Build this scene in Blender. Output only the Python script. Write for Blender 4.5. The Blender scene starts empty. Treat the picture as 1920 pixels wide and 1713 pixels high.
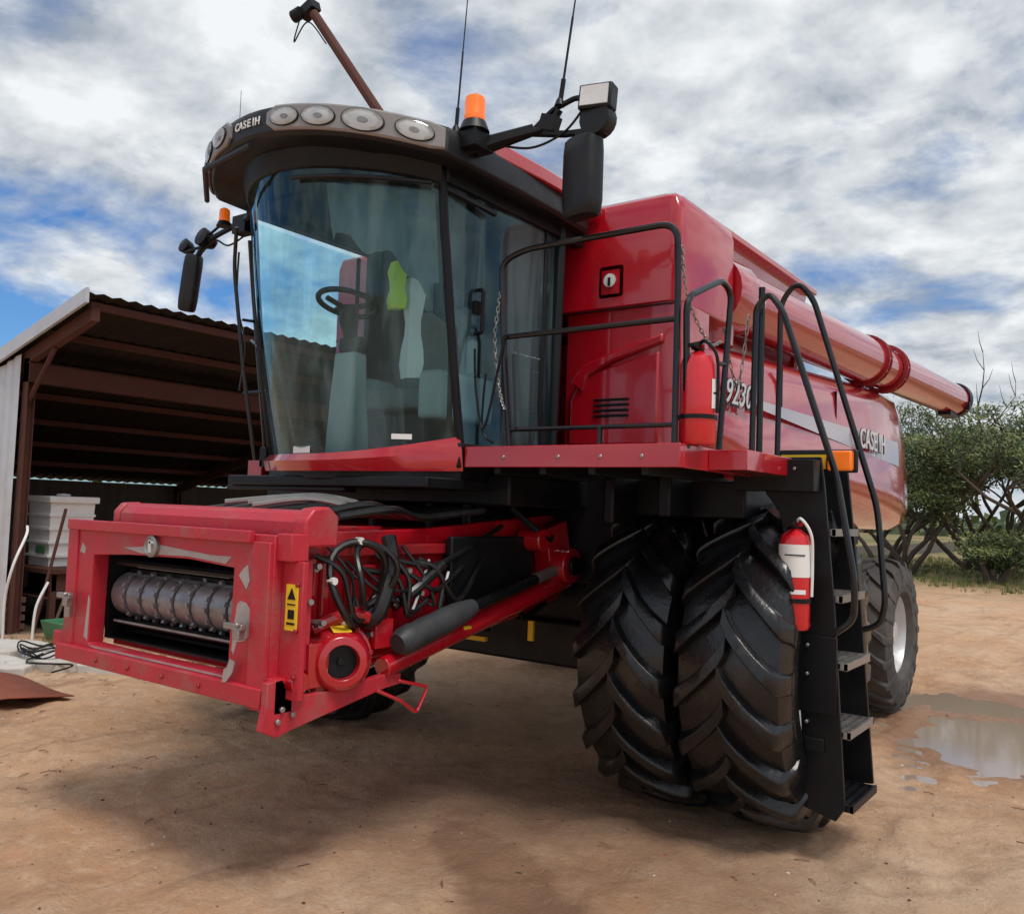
import bpy, math, random
import numpy as np
from mathutils import Vector, Matrix, noise
random.seed(7)
sc=bpy.context.scene
sc.view_settings.view_transform='Standard'; sc.view_settings.look='None'; sc.view_settings.exposure=0
R_=math.radians
# ---------------------------------------------------------------- materials
def mat(name,col,rough=.5,metal=0,coat=0,spec=.5,nscale=0,namt=.0,bump=0,bscale=30,dust=0,dustcol=(.32,.2,.12),emit=None,dscale=2.3,sharp=0):
    m=bpy.data.materials.new(name);m.use_nodes=True;nt=m.node_tree;b=nt.nodes['Principled BSDF']
    b.inputs['Roughness'].default_value=rough;b.inputs['Metallic'].default_value=metal
    b.inputs['Coat Weight'].default_value=coat;b.inputs['Coat Roughness'].default_value=.06
    b.inputs['Specular IOR Level'].default_value=spec
    b.inputs['Base Color'].default_value=(*col,1)
    tc=nt.nodes.new('ShaderNodeTexCoord');src=None
    if namt>0 or dust>0:
        n=nt.nodes.new('ShaderNodeTexNoise');n.inputs['Scale'].default_value=nscale or 4;n.inputs['Detail'].default_value=8;n.inputs['Roughness'].default_value=.65
        nt.links.new(tc.outputs['Object'],n.inputs['Vector'])
        mx=nt.nodes.new('ShaderNodeMix');mx.data_type='RGBA'
        mx.inputs[6].default_value=(*[c*(1-namt) for c in col],1);mx.inputs[7].default_value=(*[min(1,c*(1+namt)) for c in col],1)
        nt.links.new(n.outputs['Fac'],mx.inputs[0]);src=mx.outputs[2]
        rr=nt.nodes.new('ShaderNodeMapRange');rr.inputs[1].default_value=.3;rr.inputs[2].default_value=.7
        rr.inputs[3].default_value=max(0,rough-.08);rr.inputs[4].default_value=min(1,rough+.12)
        nt.links.new(n.outputs['Fac'],rr.inputs[0]);nt.links.new(rr.outputs[0],b.inputs['Roughness'])
        if dust>0:
            n2=nt.nodes.new('ShaderNodeTexNoise');n2.inputs['Scale'].default_value=dscale;n2.inputs['Detail'].default_value=9;n2.inputs['Roughness'].default_value=.7
            nt.links.new(tc.outputs['Object'],n2.inputs['Vector'])
            r2=nt.nodes.new('ShaderNodeMapRange');r2.inputs[1].default_value=.45+sharp;r2.inputs[2].default_value=.75-sharp;r2.inputs[3].default_value=0;r2.inputs[4].default_value=dust
            nt.links.new(n2.outputs['Fac'],r2.inputs[0])
            m2=nt.nodes.new('ShaderNodeMix');m2.data_type='RGBA';m2.inputs[7].default_value=(*dustcol,1)
            nt.links.new(r2.outputs[0],m2.inputs[0]);nt.links.new(src,m2.inputs[6]);src=m2.outputs[2]
        nt.links.new(src,b.inputs['Base Color'])
    if bump>0:
        n=nt.nodes.new('ShaderNodeTexNoise');n.inputs['Scale'].default_value=bscale;n.inputs['Detail'].default_value=6
        nt.links.new(tc.outputs['Object'],n.inputs['Vector'])
        bp=nt.nodes.new('ShaderNodeBump');bp.inputs['Strength'].default_value=bump;bp.inputs['Distance'].default_value=.01
        nt.links.new(n.outputs['Fac'],bp.inputs['Height']);nt.links.new(bp.outputs[0],b.inputs['Normal'])
    if emit: 
        b.inputs['Emission Color'].default_value=(*emit,1);b.inputs['Emission Strength'].default_value=.25
    return m
RED=mat('red_paint',(.43,.004,.014),.22,0,1.0,nscale=3,namt=.12,dust=.12,dustcol=(.26,.10,.08),bump=.03,bscale=3)
REDF=mat('faded_red_paint',(.48,.018,.036),.5,0,.15,nscale=6,namt=.3,dust=.75,dustcol=(.30,.11,.10),bump=.2,bscale=60,dscale=4,sharp=.06)
REDD=mat('dark_red_paint',(.30,.007,.013),.45,0,.2,nscale=5,namt=.3,dust=.35,dustcol=(.14,.05,.04),bump=.1)
BLK=mat('black_steel',(.005,.006,.008),.42,0,0,spec=.28,nscale=5,namt=.4,dust=.18,dustcol=(.04,.03,.025),bump=.06)
PLA=mat('black_plastic',(.009,.010,.012),.42,spec=.35,nscale=8,namt=.3,dust=.22,dustcol=(.04,.036,.032),bump=.12,bscale=120)
RAIL=mat('black_rail_paint',(.006,.007,.009),.25,0,.2,spec=.4,nscale=8,namt=.3,dust=.15,dustcol=(.06,.05,.04))
RUB=mat('rubber',(.005,.0055,.007),.27,coat=.12,spec=.5,nscale=6,namt=.5,dust=.5,dustcol=(.045,.034,.028),bump=.25,bscale=40,dscale=4,sharp=.10)
RUBD=mat('dusty_rubber',(.05,.047,.045),.75,nscale=7,namt=.3,dust=.6,dustcol=(.17,.14,.12),bump=.25)
MET=mat('worn_steel',(.36,.35,.34),.38,.8,nscale=9,namt=.35,dust=.4,dustcol=(.2,.14,.1),bump=.15)
DRUM=mat('drum_steel',(.29,.28,.295),.38,.55,nscale=12,namt=.35,dust=.6,dustcol=(.11,.08,.07),bump=.2,dscale=8)
PRIM=mat('bare_primer',(.42,.38,.36),.55,.1,nscale=12,namt=.3,dust=.5,dustcol=(.35,.08,.07),bump=.1,dscale=9)
SIL=mat('silver_rim',(.66,.66,.67),.35,.4,nscale=5,namt=.15,dust=.4,dustcol=(.4,.33,.27))
POD=mat('lamp_housing',(.27,.25,.24),.35,.3,nscale=9,namt=.15)
BOWL=mat('lamp_reflector',(.80,.79,.76),.18,.25,.6,nscale=14,namt=.12)
WHT=mat('white_sticker',(.78,.78,.76),.5,nscale=20,namt=.06)
LET=mat('silver_lettering',(.60,.60,.62),.4,.0,nscale=15,namt=.05)
STR=mat('grey_stripe',(.38,.34,.37),.3,.0,.8,nscale=3,namt=.1)
YEL=mat('yellow_sticker',(.85,.55,.02),.5,nscale=20,namt=.08)
ORG=mat('amber_plastic',(.9,.17,.01),.25,0,.6,emit=(.9,.2,.01))
CLO=mat('seat_cloth',(.20,.22,.22),.9,nscale=15,namt=.3)
DCL=mat('dark_trim',(.03,.036,.04),.8,nscale=15,namt=.3)
CON=mat('console_plastic',(.45,.49,.48),.6,nscale=6,namt=.15)
BLIND=mat('blind_cloth',(.20,.25,.26),.85,nscale=3,namt=.5)
HIV=mat('hi_vis_cloth',(.65,.85,.03),.8,nscale=12,namt=.2)
SLV=mat('cylinder_sleeve',(.028,.032,.037),.55,nscale=6,namt=.4,dust=.4,dustcol=(.10,.08,.07),bump=.3)
EXT=mat('extinguisher_red',(.62,.010,.02),.25,0,.6,nscale=6,namt=.1)
RUST=mat('rusty_steel',(.085,.027,.019),.8,.1,nscale=7,namt=.5,dust=.4,dustcol=(.13,.055,.03),bump=.3)
SHEET=mat('red_oxide_sheet',(.26,.065,.035),.8,.1,nscale=7,namt=.4,dust=.5,dustcol=(.34,.17,.1),bump=.3)
TIN=mat('rusty_tin_roof',(.15,.125,.105),.6,.1,nscale=3,namt=.4,dust=.8,dustcol=(.09,.05,.03),bump=.1)
TIND=mat('shaded_roof_tin',(.020,.015,.013),.8,.0,spec=.2,nscale=1.6,namt=.5,dust=.6,dustcol=(.045,.03,.022),bump=.1)  # roof tin darkened for the underside, shade painted into its colour
TINB=mat('shaded_dusty_tin',(.09,.075,.062),.8,.0,spec=.2,nscale=1.6,namt=.4,dust=.6,dustcol=(.06,.045,.035),bump=.1)  # dusty tin, base colour darkened to carry the shade inside the shed
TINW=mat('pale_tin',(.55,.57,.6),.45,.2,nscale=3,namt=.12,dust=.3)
WOOD=mat('old_board',(.18,.11,.07),.85,nscale=8,namt=.4,bump=.3)
WPL=mat('white_plastic',(.88,.88,.87),.4,nscale=5,namt=.08,dust=.4,dustcol=(.45,.40,.34),dscale=5)
GRNP=mat('green_plastic',(.03,.20,.09),.5,nscale=5,namt=.2,dust=.3)
CONC=mat('pale_concrete',(.56,.53,.49),.85,nscale=7,namt=.3,dust=.4,bump=.4)
LENS=bpy.data.materials.new('lamp_lens');LENS.use_nodes=True
def glassmat(m,tint,hazecol,haze,streak=False,ior=1.7):
    nt=m.node_tree;nt.nodes.clear();N=nt.nodes.new
    o=N('ShaderNodeOutputMaterial');tr=N('ShaderNodeBsdfTransparent');tr.inputs[0].default_value=(*tint,1)
    gl=N('ShaderNodeBsdfGlossy');gl.inputs['Roughness'].default_value=.02;gl.inputs[0].default_value=(.62,.92,1,1) if streak else (1,1,1,1)
    fr=N('ShaderNodeFresnel');fr.inputs[0].default_value=ior
    m1=N('ShaderNodeMixShader');nt.links.new(fr.outputs[0],m1.inputs[0]);nt.links.new(tr.outputs[0],m1.inputs[1]);nt.links.new(gl.outputs[0],m1.inputs[2])
    df=N('ShaderNodeBsdfDiffuse');df.inputs[0].default_value=(*hazecol,1)
    m2=N('ShaderNodeMixShader')
    if streak:
        tc=N('ShaderNodeTexCoord');mp=N('ShaderNodeMapping');mp.inputs['Scale'].default_value=(5,5,.6);mp.inputs['Rotation'].default_value=(0,R_(12),0)
        n=N('ShaderNodeTexNoise');n.inputs['Scale'].default_value=1.0;n.inputs['Detail'].default_value=4;n.inputs['Distortion'].default_value=.9
        nt.links.new(tc.outputs['Object'],mp.inputs[0]);nt.links.new(mp.outputs[0],n.inputs[0])
        r=N('ShaderNodeMapRange');r.inputs[1].default_value=.45;r.inputs[2].default_value=.66;r.inputs[3].default_value=haze*.2;r.inputs[4].default_value=haze*2.4
        nt.links.new(n.outputs['Fac'],r.inputs[0]);nt.links.new(r.outputs[0],m2.inputs[0])
    else: m2.inputs[0].default_value=haze
    nt.links.new(m1.outputs[0],m2.inputs[1]);nt.links.new(df.outputs[0],m2.inputs[2]);nt.links.new(m2.outputs[0],o.inputs[0])
glassmat(LENS,(1,1,1),(.8,.8,.8),.05,False,1.5)
GLS=bpy.data.materials.new('tinted_glass');GLS.use_nodes=True;glassmat(GLS,(.70,.93,.97),(.36,.54,.58),.085,True,1.5)

# ---------------------------------------------------------------- mesh builder
class MB:
    def __init__(s): s.v=[];s.f=[];s.m=[];s.mats=[];s.cur=0
    def use(s,m):
        if m not in s.mats: s.mats.append(m)
        s.cur=s.mats.index(m);return s
    def add(s,vs,fs):
        b=len(s.v);s.v+= [tuple(v) for v in vs]
        for f in fs: s.f.append([b+i for i in f]);s.m.append(s.cur)
    def box(s,c,d,rot=None):
        x,y,z=[k/2 for k in d];vs=[Vector((a*x,b*y,e*z)) for a in(-1,1) for b in(-1,1) for e in(-1,1)]
        if rot: 
            M=Matrix.Rotation(R_(rot[2]),3,'Z')@Matrix.Rotation(R_(rot[1]),3,'Y')@Matrix.Rotation(R_(rot[0]),3,'X');vs=[M@v for v in vs]
        vs=[v+Vector(c) for v in vs]
        s.add(vs,[(0,1,3,2),(4,6,7,5),(0,4,5,1),(2,3,7,6),(0,2,6,4),(1,5,7,3)]);return s
    def bb(s,a,b): return s.box([(a[i]+b[i])/2 for i in range(3)],[abs(b[i]-a[i]) for i in range(3)])
    def prism(s,poly,ax,a,b):
        n=len(poly);o=[i for i in range(3) if i!=ax];vs=[]
        for t in(a,b):
            for p in poly:
                q=[0,0,0];q[ax]=t;q[o[0]]=p[0];q[o[1]]=p[1];vs.append(q)
        s.add(vs,[tuple(range(n))[::-1],tuple(range(n,2*n))]+[(i,(i+1)%n,n+(i+1)%n,n+i) for i in range(n)]);return s
    def tube(s,path,r,n=10,closed=False,cap=True):
        P=[Vector(p) for p in path];k=len(P);rs=r if hasattr(r,'__len__') else [r]*k
        T=[]
        for i in range(k):
            a=P[(i-1)%k] if (closed or i>0) else P[i];b=P[(i+1)%k] if (closed or i<k-1) else P[i]
            t=(b-a);T.append(t.normalized() if t.length>1e-9 else Vector((0,0,1)))
        up=Vector((0,0,1)) if abs(T[0].z)<.9 else Vector((1,0,0))
        nrm=(up-T[0]*up.dot(T[0])).normalized();vs=[]
        for i in range(k):
            nrm=(nrm-T[i]*nrm.dot(T[i])).normalized();bn=T[i].cross(nrm)
            for j in range(n):
                a=2*math.pi*j/n;vs.append(P[i]+(nrm*math.cos(a)+bn*math.sin(a))*rs[i])
        fs=[];kk=k if closed else k-1
        for i in range(kk):
            for j in range(n):
                i2=(i+1)%k;fs.append((i*n+j,i*n+(j+1)%n,i2*n+(j+1)%n,i2*n+j))
        if cap and not closed: fs+=[tuple(range(n))[::-1],tuple(range((k-1)*n,k*n))]
        s.add(vs,fs);return s
    def lathe(s,prof,c,ax,n=32,a0=0,a1=2*math.pi):
        c=Vector(c);A=Vector(ax).normalized();u=A.orthogonal().normalized();w=A.cross(u)
        full=abs(a1-a0-2*math.pi)<1e-6;m=n if full else n+1;vs=[]
        for i in range(m):
            a=a0+(a1-a0)*i/n;dr=u*math.cos(a)+w*math.sin(a)
            for t,r in prof: vs.append(c+A*t+dr*r)
        k=len(prof);fs=[]
        for i in range(n):
            i2=(i+1)%m
            for j in range(k-1): fs.append((i*k+j,i2*k+j,i2*k+j+1,i*k+j+1))
        s.add(vs,fs);return s
    def cyl(s,a,b,r,n=20,r2=None):
        a=Vector(a);b=Vector(b);r2=r if r2 is None else r2;L=(b-a).length
        return s.lathe([(0,0.0001),(0,r),(L,r2),(L,.0001)],a,b-a,n)
    def loft(s,secs,cap=True,closed=True):
        n=len(secs[0]);vs=[p for q in secs for p in q];fs=[]
        for i in range(len(secs)-1):
            for j in range(n if closed else n-1): fs.append((i*n+j,i*n+(j+1)%n,(i+1)*n+(j+1)%n,(i+1)*n+j))
        if cap: fs+=[tuple(range(n))[::-1],tuple(range((len(secs)-1)*n,len(secs)*n))]
        s.add(vs,fs);return s
    def obj(s,name,parent=None,bevel=0,smooth=35,label=None,loc=None,recalc=True):
        me=bpy.data.meshes.new(name);me.from_pydata(s.v,[],s.f)
        for m in s.mats: me.materials.append(m)
        me.polygons.foreach_set('material_index',s.m)
        if recalc:
            import bmesh
            bm=bmesh.new();bm.from_mesh(me);bmesh.ops.recalc_face_normals(bm,faces=bm.faces);bm.to_mesh(me);bm.free()
        if smooth:
            me.polygons.foreach_set('use_smooth',[True]*len(me.polygons));me.set_sharp_from_angle(angle=R_(smooth))
        o=bpy.data.objects.new(name,me);sc.collection.objects.link(o)
        if loc: o.location=loc
        if parent: o.parent=parent
        if bevel:
            b=o.modifiers.new('b','BEVEL');b.width=bevel;b.segments=2;b.limit_method='ANGLE';b.angle_limit=R_(40)
        if label: o['label']=label
        return o
def fillet(pts,r,n=6):
    P=[Vector(p) for p in pts];out=[P[0]]
    for i in range(1,len(P)-1):
        a,b,c=P[i-1],P[i],P[i+1];d1=(a-b);d2=(c-b);rr=min(r,d1.length*.45,d2.length*.45)
        p=b+d1.normalized()*rr;q=b+d2.normalized()*rr
        for k in range(n+1):
            t=k/n;out.append(p*(1-t)**2+b*2*t*(1-t)+q*t*t)
    out.append(P[-1]);return out
def spline(pts,n=8):
    P=[Vector(p) for p in pts];P=[P[0]]+P+[P[-1]];out=[]
    for i in range(1,len(P)-2):
        a,b,c,d=P[i-1],P[i],P[i+1],P[i+2]
        for k in range(n):
            t=k/n;out.append(.5*((2*b)+(c-a)*t+(2*a-5*b+4*c-d)*t*t+(3*b-a-3*c+d)*t**3))
    out.append(P[-2]);return out
def empty(name,loc,label=None,cat=None,group=None):
    o=bpy.data.objects.new(name,None);o.empty_display_size=.2;sc.collection.objects.link(o);o.location=loc
    if label:o['label']=label
    if cat:o['category']=cat
    if group:o['group']=group
    return o
def text(body,size,origin,xdir,ydir,m,name,parent,ext=.002,bold=0,shear=0):
    c=bpy.data.curves.new('t','FONT');c.body=body;c.size=size;c.extrude=ext;c.offset=bold;c.align_x='CENTER';c.align_y='CENTER';c.shear=shear
    t=bpy.data.objects.new('t',c);sc.collection.objects.link(t);bpy.context.view_layer.update()
    me=bpy.data.meshes.new_from_object(t.evaluated_get(bpy.context.evaluated_depsgraph_get()))
    bpy.data.objects.remove(t);me.materials.clear();me.materials.append(m)
    X=Vector(xdir).normalized();Z=X.cross(Vector(ydir)).normalized();Y=Z.cross(X)
    M=Matrix((X,Y,Z)).transposed().to_4x4();M.translation=Vector(origin);me.transform(M)
    o=bpy.data.objects.new(name,me);sc.collection.objects.link(o);o.parent=parent;return o

# ================================================================ COMBINE
H=empty('combine_harvester',(0,0,0),'large red combine harvester with dual front tyres parked on bare dirt','combine harvester')
# ---- wheels
def tyre_mesh(R,w,rr,nl,lug=.05,m=RUB,sw=.36,hw=.042):
    b=MB().use(m);h=w/2;Rb=R-lug
    prof=[(-h*.72,rr),(-h*.98,rr+.05),(-h*1.07,rr+(Rb-rr)*.45),(-h*1.02,Rb-.10),(-h*.93,Rb-.03),(-h*.6,Rb),(0,Rb+.008),(h*.6,Rb),(h*.93,Rb-.03),(h*1.02,Rb-.10),(h*1.07,rr+(Rb-rr)*.45),(h*.98,rr+.05),(h*.72,rr)]
    b.lathe(prof,(0,0,0),(1,0,0),72)
    for side in(-1,1):
        for i in range(nl):
            t0=2*math.pi*(i+(.5 if side>0 else 0))/nl;secs=[]
            for s in [-.02,0,.12,.28,.45,.62,.78,.9,.97,1.0,1.03,1.06]:
                q_=min(max(s,0),1)
                a=side*(-.06*h+q_*h*1.04);th=t0+sw*(q_**.75)
                top=R-.026*q_**3;base=Rb-.02
                if s<0: top=R-.025;a=side*(-.09*h);th=t0-.012
                if s==.97: top=R-.042;base=R-.12
                if s==1.0: top=R-.08;base=R-.17
                if s==1.03: top=R-.14;base=R-.21;a=side*h*1.07
                if s==1.06: top=R-.21;base=R-.24;a=side*h*1.06
                d=hw*(1.15-.20*math.sin(math.pi*q_))
                if s<0:d*=.55
                sec=[]
                for q,rad in((-d*1.3,base),(-d*1.08,top-.020),(-d*.96,top-.006),(-d*.8,top),(d*.8,top),(d*.96,top-.006),(d*1.08,top-.020),(d*1.3,base)):
                    an=th+q;sec.append((a,-math.sin(an)*rad,math.cos(an)*rad))
                secs.append(sec)
            b.loft(secs)
    return b
def rim_mesh(rr,w,m,side):
    b=MB().use(m);h=w/2*.74
    b.lathe([(-h,rr+.025),(-h,rr-.01),(-h*.7,rr-.03),(h*.7,rr-.03),(h,rr-.01),(h,rr+.025)],(0,0,0),(1,0,0),48)
    x=side*h*.35
    b.lathe([(x,.0001),(x+side*.0,.16),(x-side*.03,.2),(x+side*.02,rr*.6),(x+side*.02,rr*.8),(x-side*.06,rr-.03)],(0,0,0),(1,0,0),48)
    b.cyl((x,0,0),(x+side*.09,0,0),.11,24)
    for i in range(10):
        a=i*math.pi/5;b.cyl((x,.16*math.sin(a),.16*math.cos(a)),(x+side*.03,.16*math.sin(a),.16*math.cos(a)),.016,8)
    return b
RT=.93;WT=.585
ty=None
for i,(x,sd) in enumerate([(2.165,1),(1.53,1),(-1.53,-1),(-2.165,-1)]):
    e=empty('wheel',(x,0,RT-.005));e.parent=H
    if ty is None: t=tyre_mesh(RT,WT,.52,19,lug=.068,hw=.052,sw=.36).obj('tyre',e,smooth=50);ty=t
    else:
        t=ty.copy();sc.collection.objects.link(t);t.parent=e
    t.rotation_euler=(R_(i*7+3),0,0)
    rim_mesh(.52,WT,SIL,sd).obj('rim',e)
for x,sd in((1.80,1),(-1.80,-1)):
    e=empty('rear_wheel',(x,3.76,.71));e.parent=H
    tyre_mesh(.71,.46,.36,18,.035,RUBD,.36,.045).obj('tyre',e);rim_mesh(.36,.46,SIL,sd).obj('rim',e)
# ---- axle and chassis
b=MB().use(BLK);b.bb((-1.3,-.2,.72),(1.3,.2,1.02));b.cyl((1.0,0,.92),(2.3,0,.92),.17);b.cyl((-1.0,0,.92),(-2.3,0,.92),.17)
b.bb((.95,-.3,.62),(1.22,.3,1.3));b.bb((-1.22,-.3,.62),(-.95,.3,1.3))
b.obj('front_axle',H,.02)
b=MB().use(BLK);b.bb((-1.7,3.62,.6),(1.7,3.9,.8));b.bb((-.2,3.5,.6),(.2,4.0,1.3));b.obj('rear_axle',H,.02)
b=MB().use(BLK)
b.bb((-1.2,-.35,1.3),(1.2,1.2,2.1));b.bb((-.85,-.1,.78),(.85,5.1,1.95));b.bb((-1.2,1.2,1.5),(1.2,5.3,2.0))
b.bb((-1.0,-1.2,1.78),(1.0,-.2,1.96));b.bb((1.2,-.45,1.75),(2.1,.8,1.97));b.bb((-2.1,-.45,1.75),(-1.2,.8,1.97))
for x in(-.55,-.2,.3,.6): b.bb((x-.03,-1.1,1.5),(x+.03,-.3,1.9))
b.bb((1.35,-.75,1.7),(1.42,-.4,2.0));b.bb((1.7,-.75,1.75),(1.78,-.4,2.0))
b.obj('chassis',H,.015)
b=MB().use(BLK)
for i in range(16):
    x=random.uniform(-.4,.95);z=random.uniform(1.2,1.9)
    b.tube(spline([(x,-.9,z),(x+random.uniform(-.2,.2),-.7,z+random.uniform(-.3,.1)),(x+random.uniform(-.3,.3),-.4,z-random.uniform(0,.3))]),random.uniform(.01,.022),7)
b.use(YEL);b.bb((-.1,-.45,.86),(.28,-.42,.89));b.bb((.6,-.4,.9),(.64,-.38,1.03))
b.obj('hydraulic_plumbing',H)
# ---- cab
tz=lambda x:-.055*x/.84
def cab_pt(u,z,off=0):
    t=(z-2.05)/(3.62-2.05)
    ay=-1.45-.25*t; sg=.36+.06*t; xm=(.84+off) if u>0 else (.80+off)
    s=math.sin(abs(u)*math.pi/2.6)/math.sin(math.pi/2.6)
    x=xm*math.copysign(s,u);y=ay-off-sg*(1-s*s)
    bul=.05*math.sin(math.pi*min(max(t,0),1))*(1-s*s*.6)
    return Vector((x,y-bul,z+(tz(x) if z>3.3 else 0)))
CAB=MB().use(BLK)
NU=24
secs=[]
for i in range(NU+1):
    u=-1+2*i/NU;cz=.05*(1-u*u);secs.append([cab_pt(u,3.57+cz,.01),cab_pt(u,3.68+cz,.03),cab_pt(u,3.68+cz,-.04),cab_pt(u,3.57+cz,-.06)])
CAB.loft(secs)
for sx in(-1,1):
    P=[cab_pt(sx,2.0+i*.165) for i in range(11)]
    CAB.tube(P,.026,8)
    CAB.tube([(sx*.84,-.56,1.98),(sx*.86,-.55,3.7)],.045,6)
    CAB.bb((sx*.80,-1.5,1.98),(sx*.87,-.5,2.12));CAB.bb((sx*.80,-1.70,3.58+tz(sx*.84)),(sx*.88,-.3,3.72))
    CAB.tube([(sx*.845,-.70,2.1),(sx*.85,-.70,3.6)],.018,6)
CAB.prism([(-.82,-1.45),(-.6,-1.62),(0,-1.78),(.6,-1.66),(.84,-1.45),(.84,-.5),(-.84,-.5)],2,1.9,2.03)
CAB.bb((-.85,-1.75,1.86),(.86,-.5,1.92));CAB.bb((-.9,-1.72,1.83),(.2,-1.62,1.86))
CAB.bb((-.8,-1.7,3.68),(.8,-.3,3.74))
CAB.use(DCL);CAB.bb((-.84,-.60,1.98),(.84,-.5,3.7));CAB.bb((-.8,-.66,2.1),(.8,-.6,2.4))
cab=CAB.obj('cab',H,.008)
b=MB().use(GLS)
secs=[]
for k in range(13):
    row=[]
    for i in range(NU+1):
        u=-1+2*i/NU;x=cab_pt(u,2.2).x;zb=2.035+.115*max(0,x/.84)**2+.03*min(0,x)**2;zt=3.60+.05*(1-u*u);z=zb+(zt-zb)*k/12
        row.append(cab_pt(u,z,-.008))
    secs.append(row)
b.loft(secs,cap=False,closed=False);b.obj('windshield',cab,recalc=False)
for sx,nm in((1,'door'),(-1,'side_window')):
    b=MB().use(GLS);y0=lambda z:cab_pt(1,z).y+.02
    rows=[]
    for k in range(9):
        z=2.11+(3.60-2.11)*k/8;rows.append([(sx*(.845+.01*math.sin(j/8*math.pi)),y0(z)+(-.57-y0(z))*j/8,z) for j in range(9)])
    b.loft(rows,cap=False,closed=False);o=b.obj(nm,cab,recalc=False)
    if sx==1:
        h=MB().use(BLK);h.tube(fillet([(.85,-1.38,2.75),(.90,-1.38,2.75),(.90,-1.38,3.0),(.85,-1.38,3.0)],.03),.012,8);h.bb((.85,-1.42,2.86),(.88,-1.36,2.93));h.obj('handle',o)
b=MB().use(RED);secs=[]
for i in range(NU+1):
    u=-1+2*i/NU;x=cab_pt(u,2.2).x/.84;zt=2.045+.11*max(0,x)**2+.02*min(0,x)**2;zb=1.965-.02*math.cos(u*1.5)
    secs.append([cab_pt(u,zt,.010),cab_pt(u,(zt*.6+zb*.4),.04),cab_pt(u,zb,.035),cab_pt(u,zb,-.03),cab_pt(u,zt,-.03)])
b.loft(secs);b.bb((-.98,-1.50,1.93),(-.84,-1.36,2.03));b.bb((-.93,-1.43,2.03),(-.84,-1.28,2.08));b.obj('cab_sill',cab)
for (ua,ub,za,zb_) in((.52,.64,2.13,2.16),(-.16,.0,2.05,2.09)):
    b=MB().use(WHT);p=cab_pt(ua,za,.005);q=cab_pt(ub,za,.005);b.add([p,q,q+Vector((0,0,zb_-za)),p+Vector((0,0,zb_-za))],[(0,1,2,3)]);b.obj('window_sticker',cab,smooth=0,recalc=False)
# interior
WX=-.10
b=MB().use(BLK);b.tube([(WX+.20*math.cos(a),-1.48+.17*math.sin(a),3.01-.05*math.sin(a)) for a in [i*math.pi/16 for i in range(32)]],.018,8,closed=True)
for a in(.4,2.7,4.71): b.tube([(WX,-1.48,2.97),(WX+.20*math.cos(a),-1.48+.17*math.sin(a),3.01)],.018,6)
b.lathe([(0,.001),(0,.05),(.10,.06),(.24,.03),(.30,.03),(.31,.001)],(WX,-1.48,3.0),(0,.15,-1),14);b.obj('steering_wheel',cab)
b=MB().use(CON);b.loft([[(WX-.14,-1.5,2.0),(WX+.12,-1.5,2.0),(WX+.12,-1.34,2.0),(WX-.14,-1.34,2.0)],[(WX-.11,-1.5,2.4),(WX+.11,-1.5,2.4),(WX+.11,-1.38,2.4),(WX-.11,-1.38,2.4)],[(WX-.08,-1.5,2.70),(WX+.09,-1.5,2.70),(WX+.09,-1.38,2.70),(WX-.08,-1.38,2.70)]])
b.use(BLK).bb((WX-.06,-1.49,2.70),(WX+.1,-1.38,2.80));b.obj('steering_column',cab,.015)
b=MB().use(CLO);b.bb((-.27,-1.15,2.38),(.27,-.72,2.52));b.box((0,-.72,2.80),(.5,.13,.62),(-10,0,0));b.box((0,-.68,3.18),(.3,.1,.14),(-10,0,0));b.use(PLA).bb((-.2,-1.05,2.03),(.2,-.7,2.38))
b.use(CON).bb((.3,-1.25,2.3),(.48,-.7,2.6)).bb((.38,-.9,2.6),(.44,-.82,2.85)).bb((-.46,-1.1,2.5),(-.34,-.75,2.62));b.obj('operator_seat',cab,.04)
b=MB().use(PLA);b.box((.62,-1.4,2.95),(.06,.24,.18),(0,0,25));b.tube([(.66,-1.35,2.1),(.68,-1.4,3.1)],.018,6);b.obj('display_monitor',cab,.01)
b=MB().use(HIV)
secs=[]
for k in range(6):
    z=2.98+.06*k;w=.07+.015*math.sin(k*2);secs.append([(.16-w,-1.32,z),(.16,-1.36-.02*math.sin(k),z),(.16+w,-1.31,z),(.16,-1.28,z)])
b.loft(secs);b.use(WHT);secs=[]
for k in range(8):
    z=2.55+.09*k;w=.08+.02*math.sin(k*1.3);secs.append([(.24-w,-1.25,z),(.24,-1.28,z),(.24+w,-1.24,z),(.24,-1.2,z)])
b.loft(secs);b.obj('hanging_vest',cab)
b=MB().use(BLIND);secs=[]
for i in range(41):
    t=i/40;u=.22+.72*t;o=-.12+.035*noise.noise((t*7,0,3));dz=.10*noise.noise((t*5,1,0));secs.append([cab_pt(u,3.57,o),cab_pt(u,3.36-.12*t*t,o-.03+.02*noise.noise((t*9,2,0))),cab_pt(u,3.26-.40*t*t+dz,o-.05+.03*noise.noise((t*8,5,0)))])
b.loft(secs,cap=False,closed=False);b.obj('sun_blind',cab,recalc=False,smooth=80)
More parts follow.
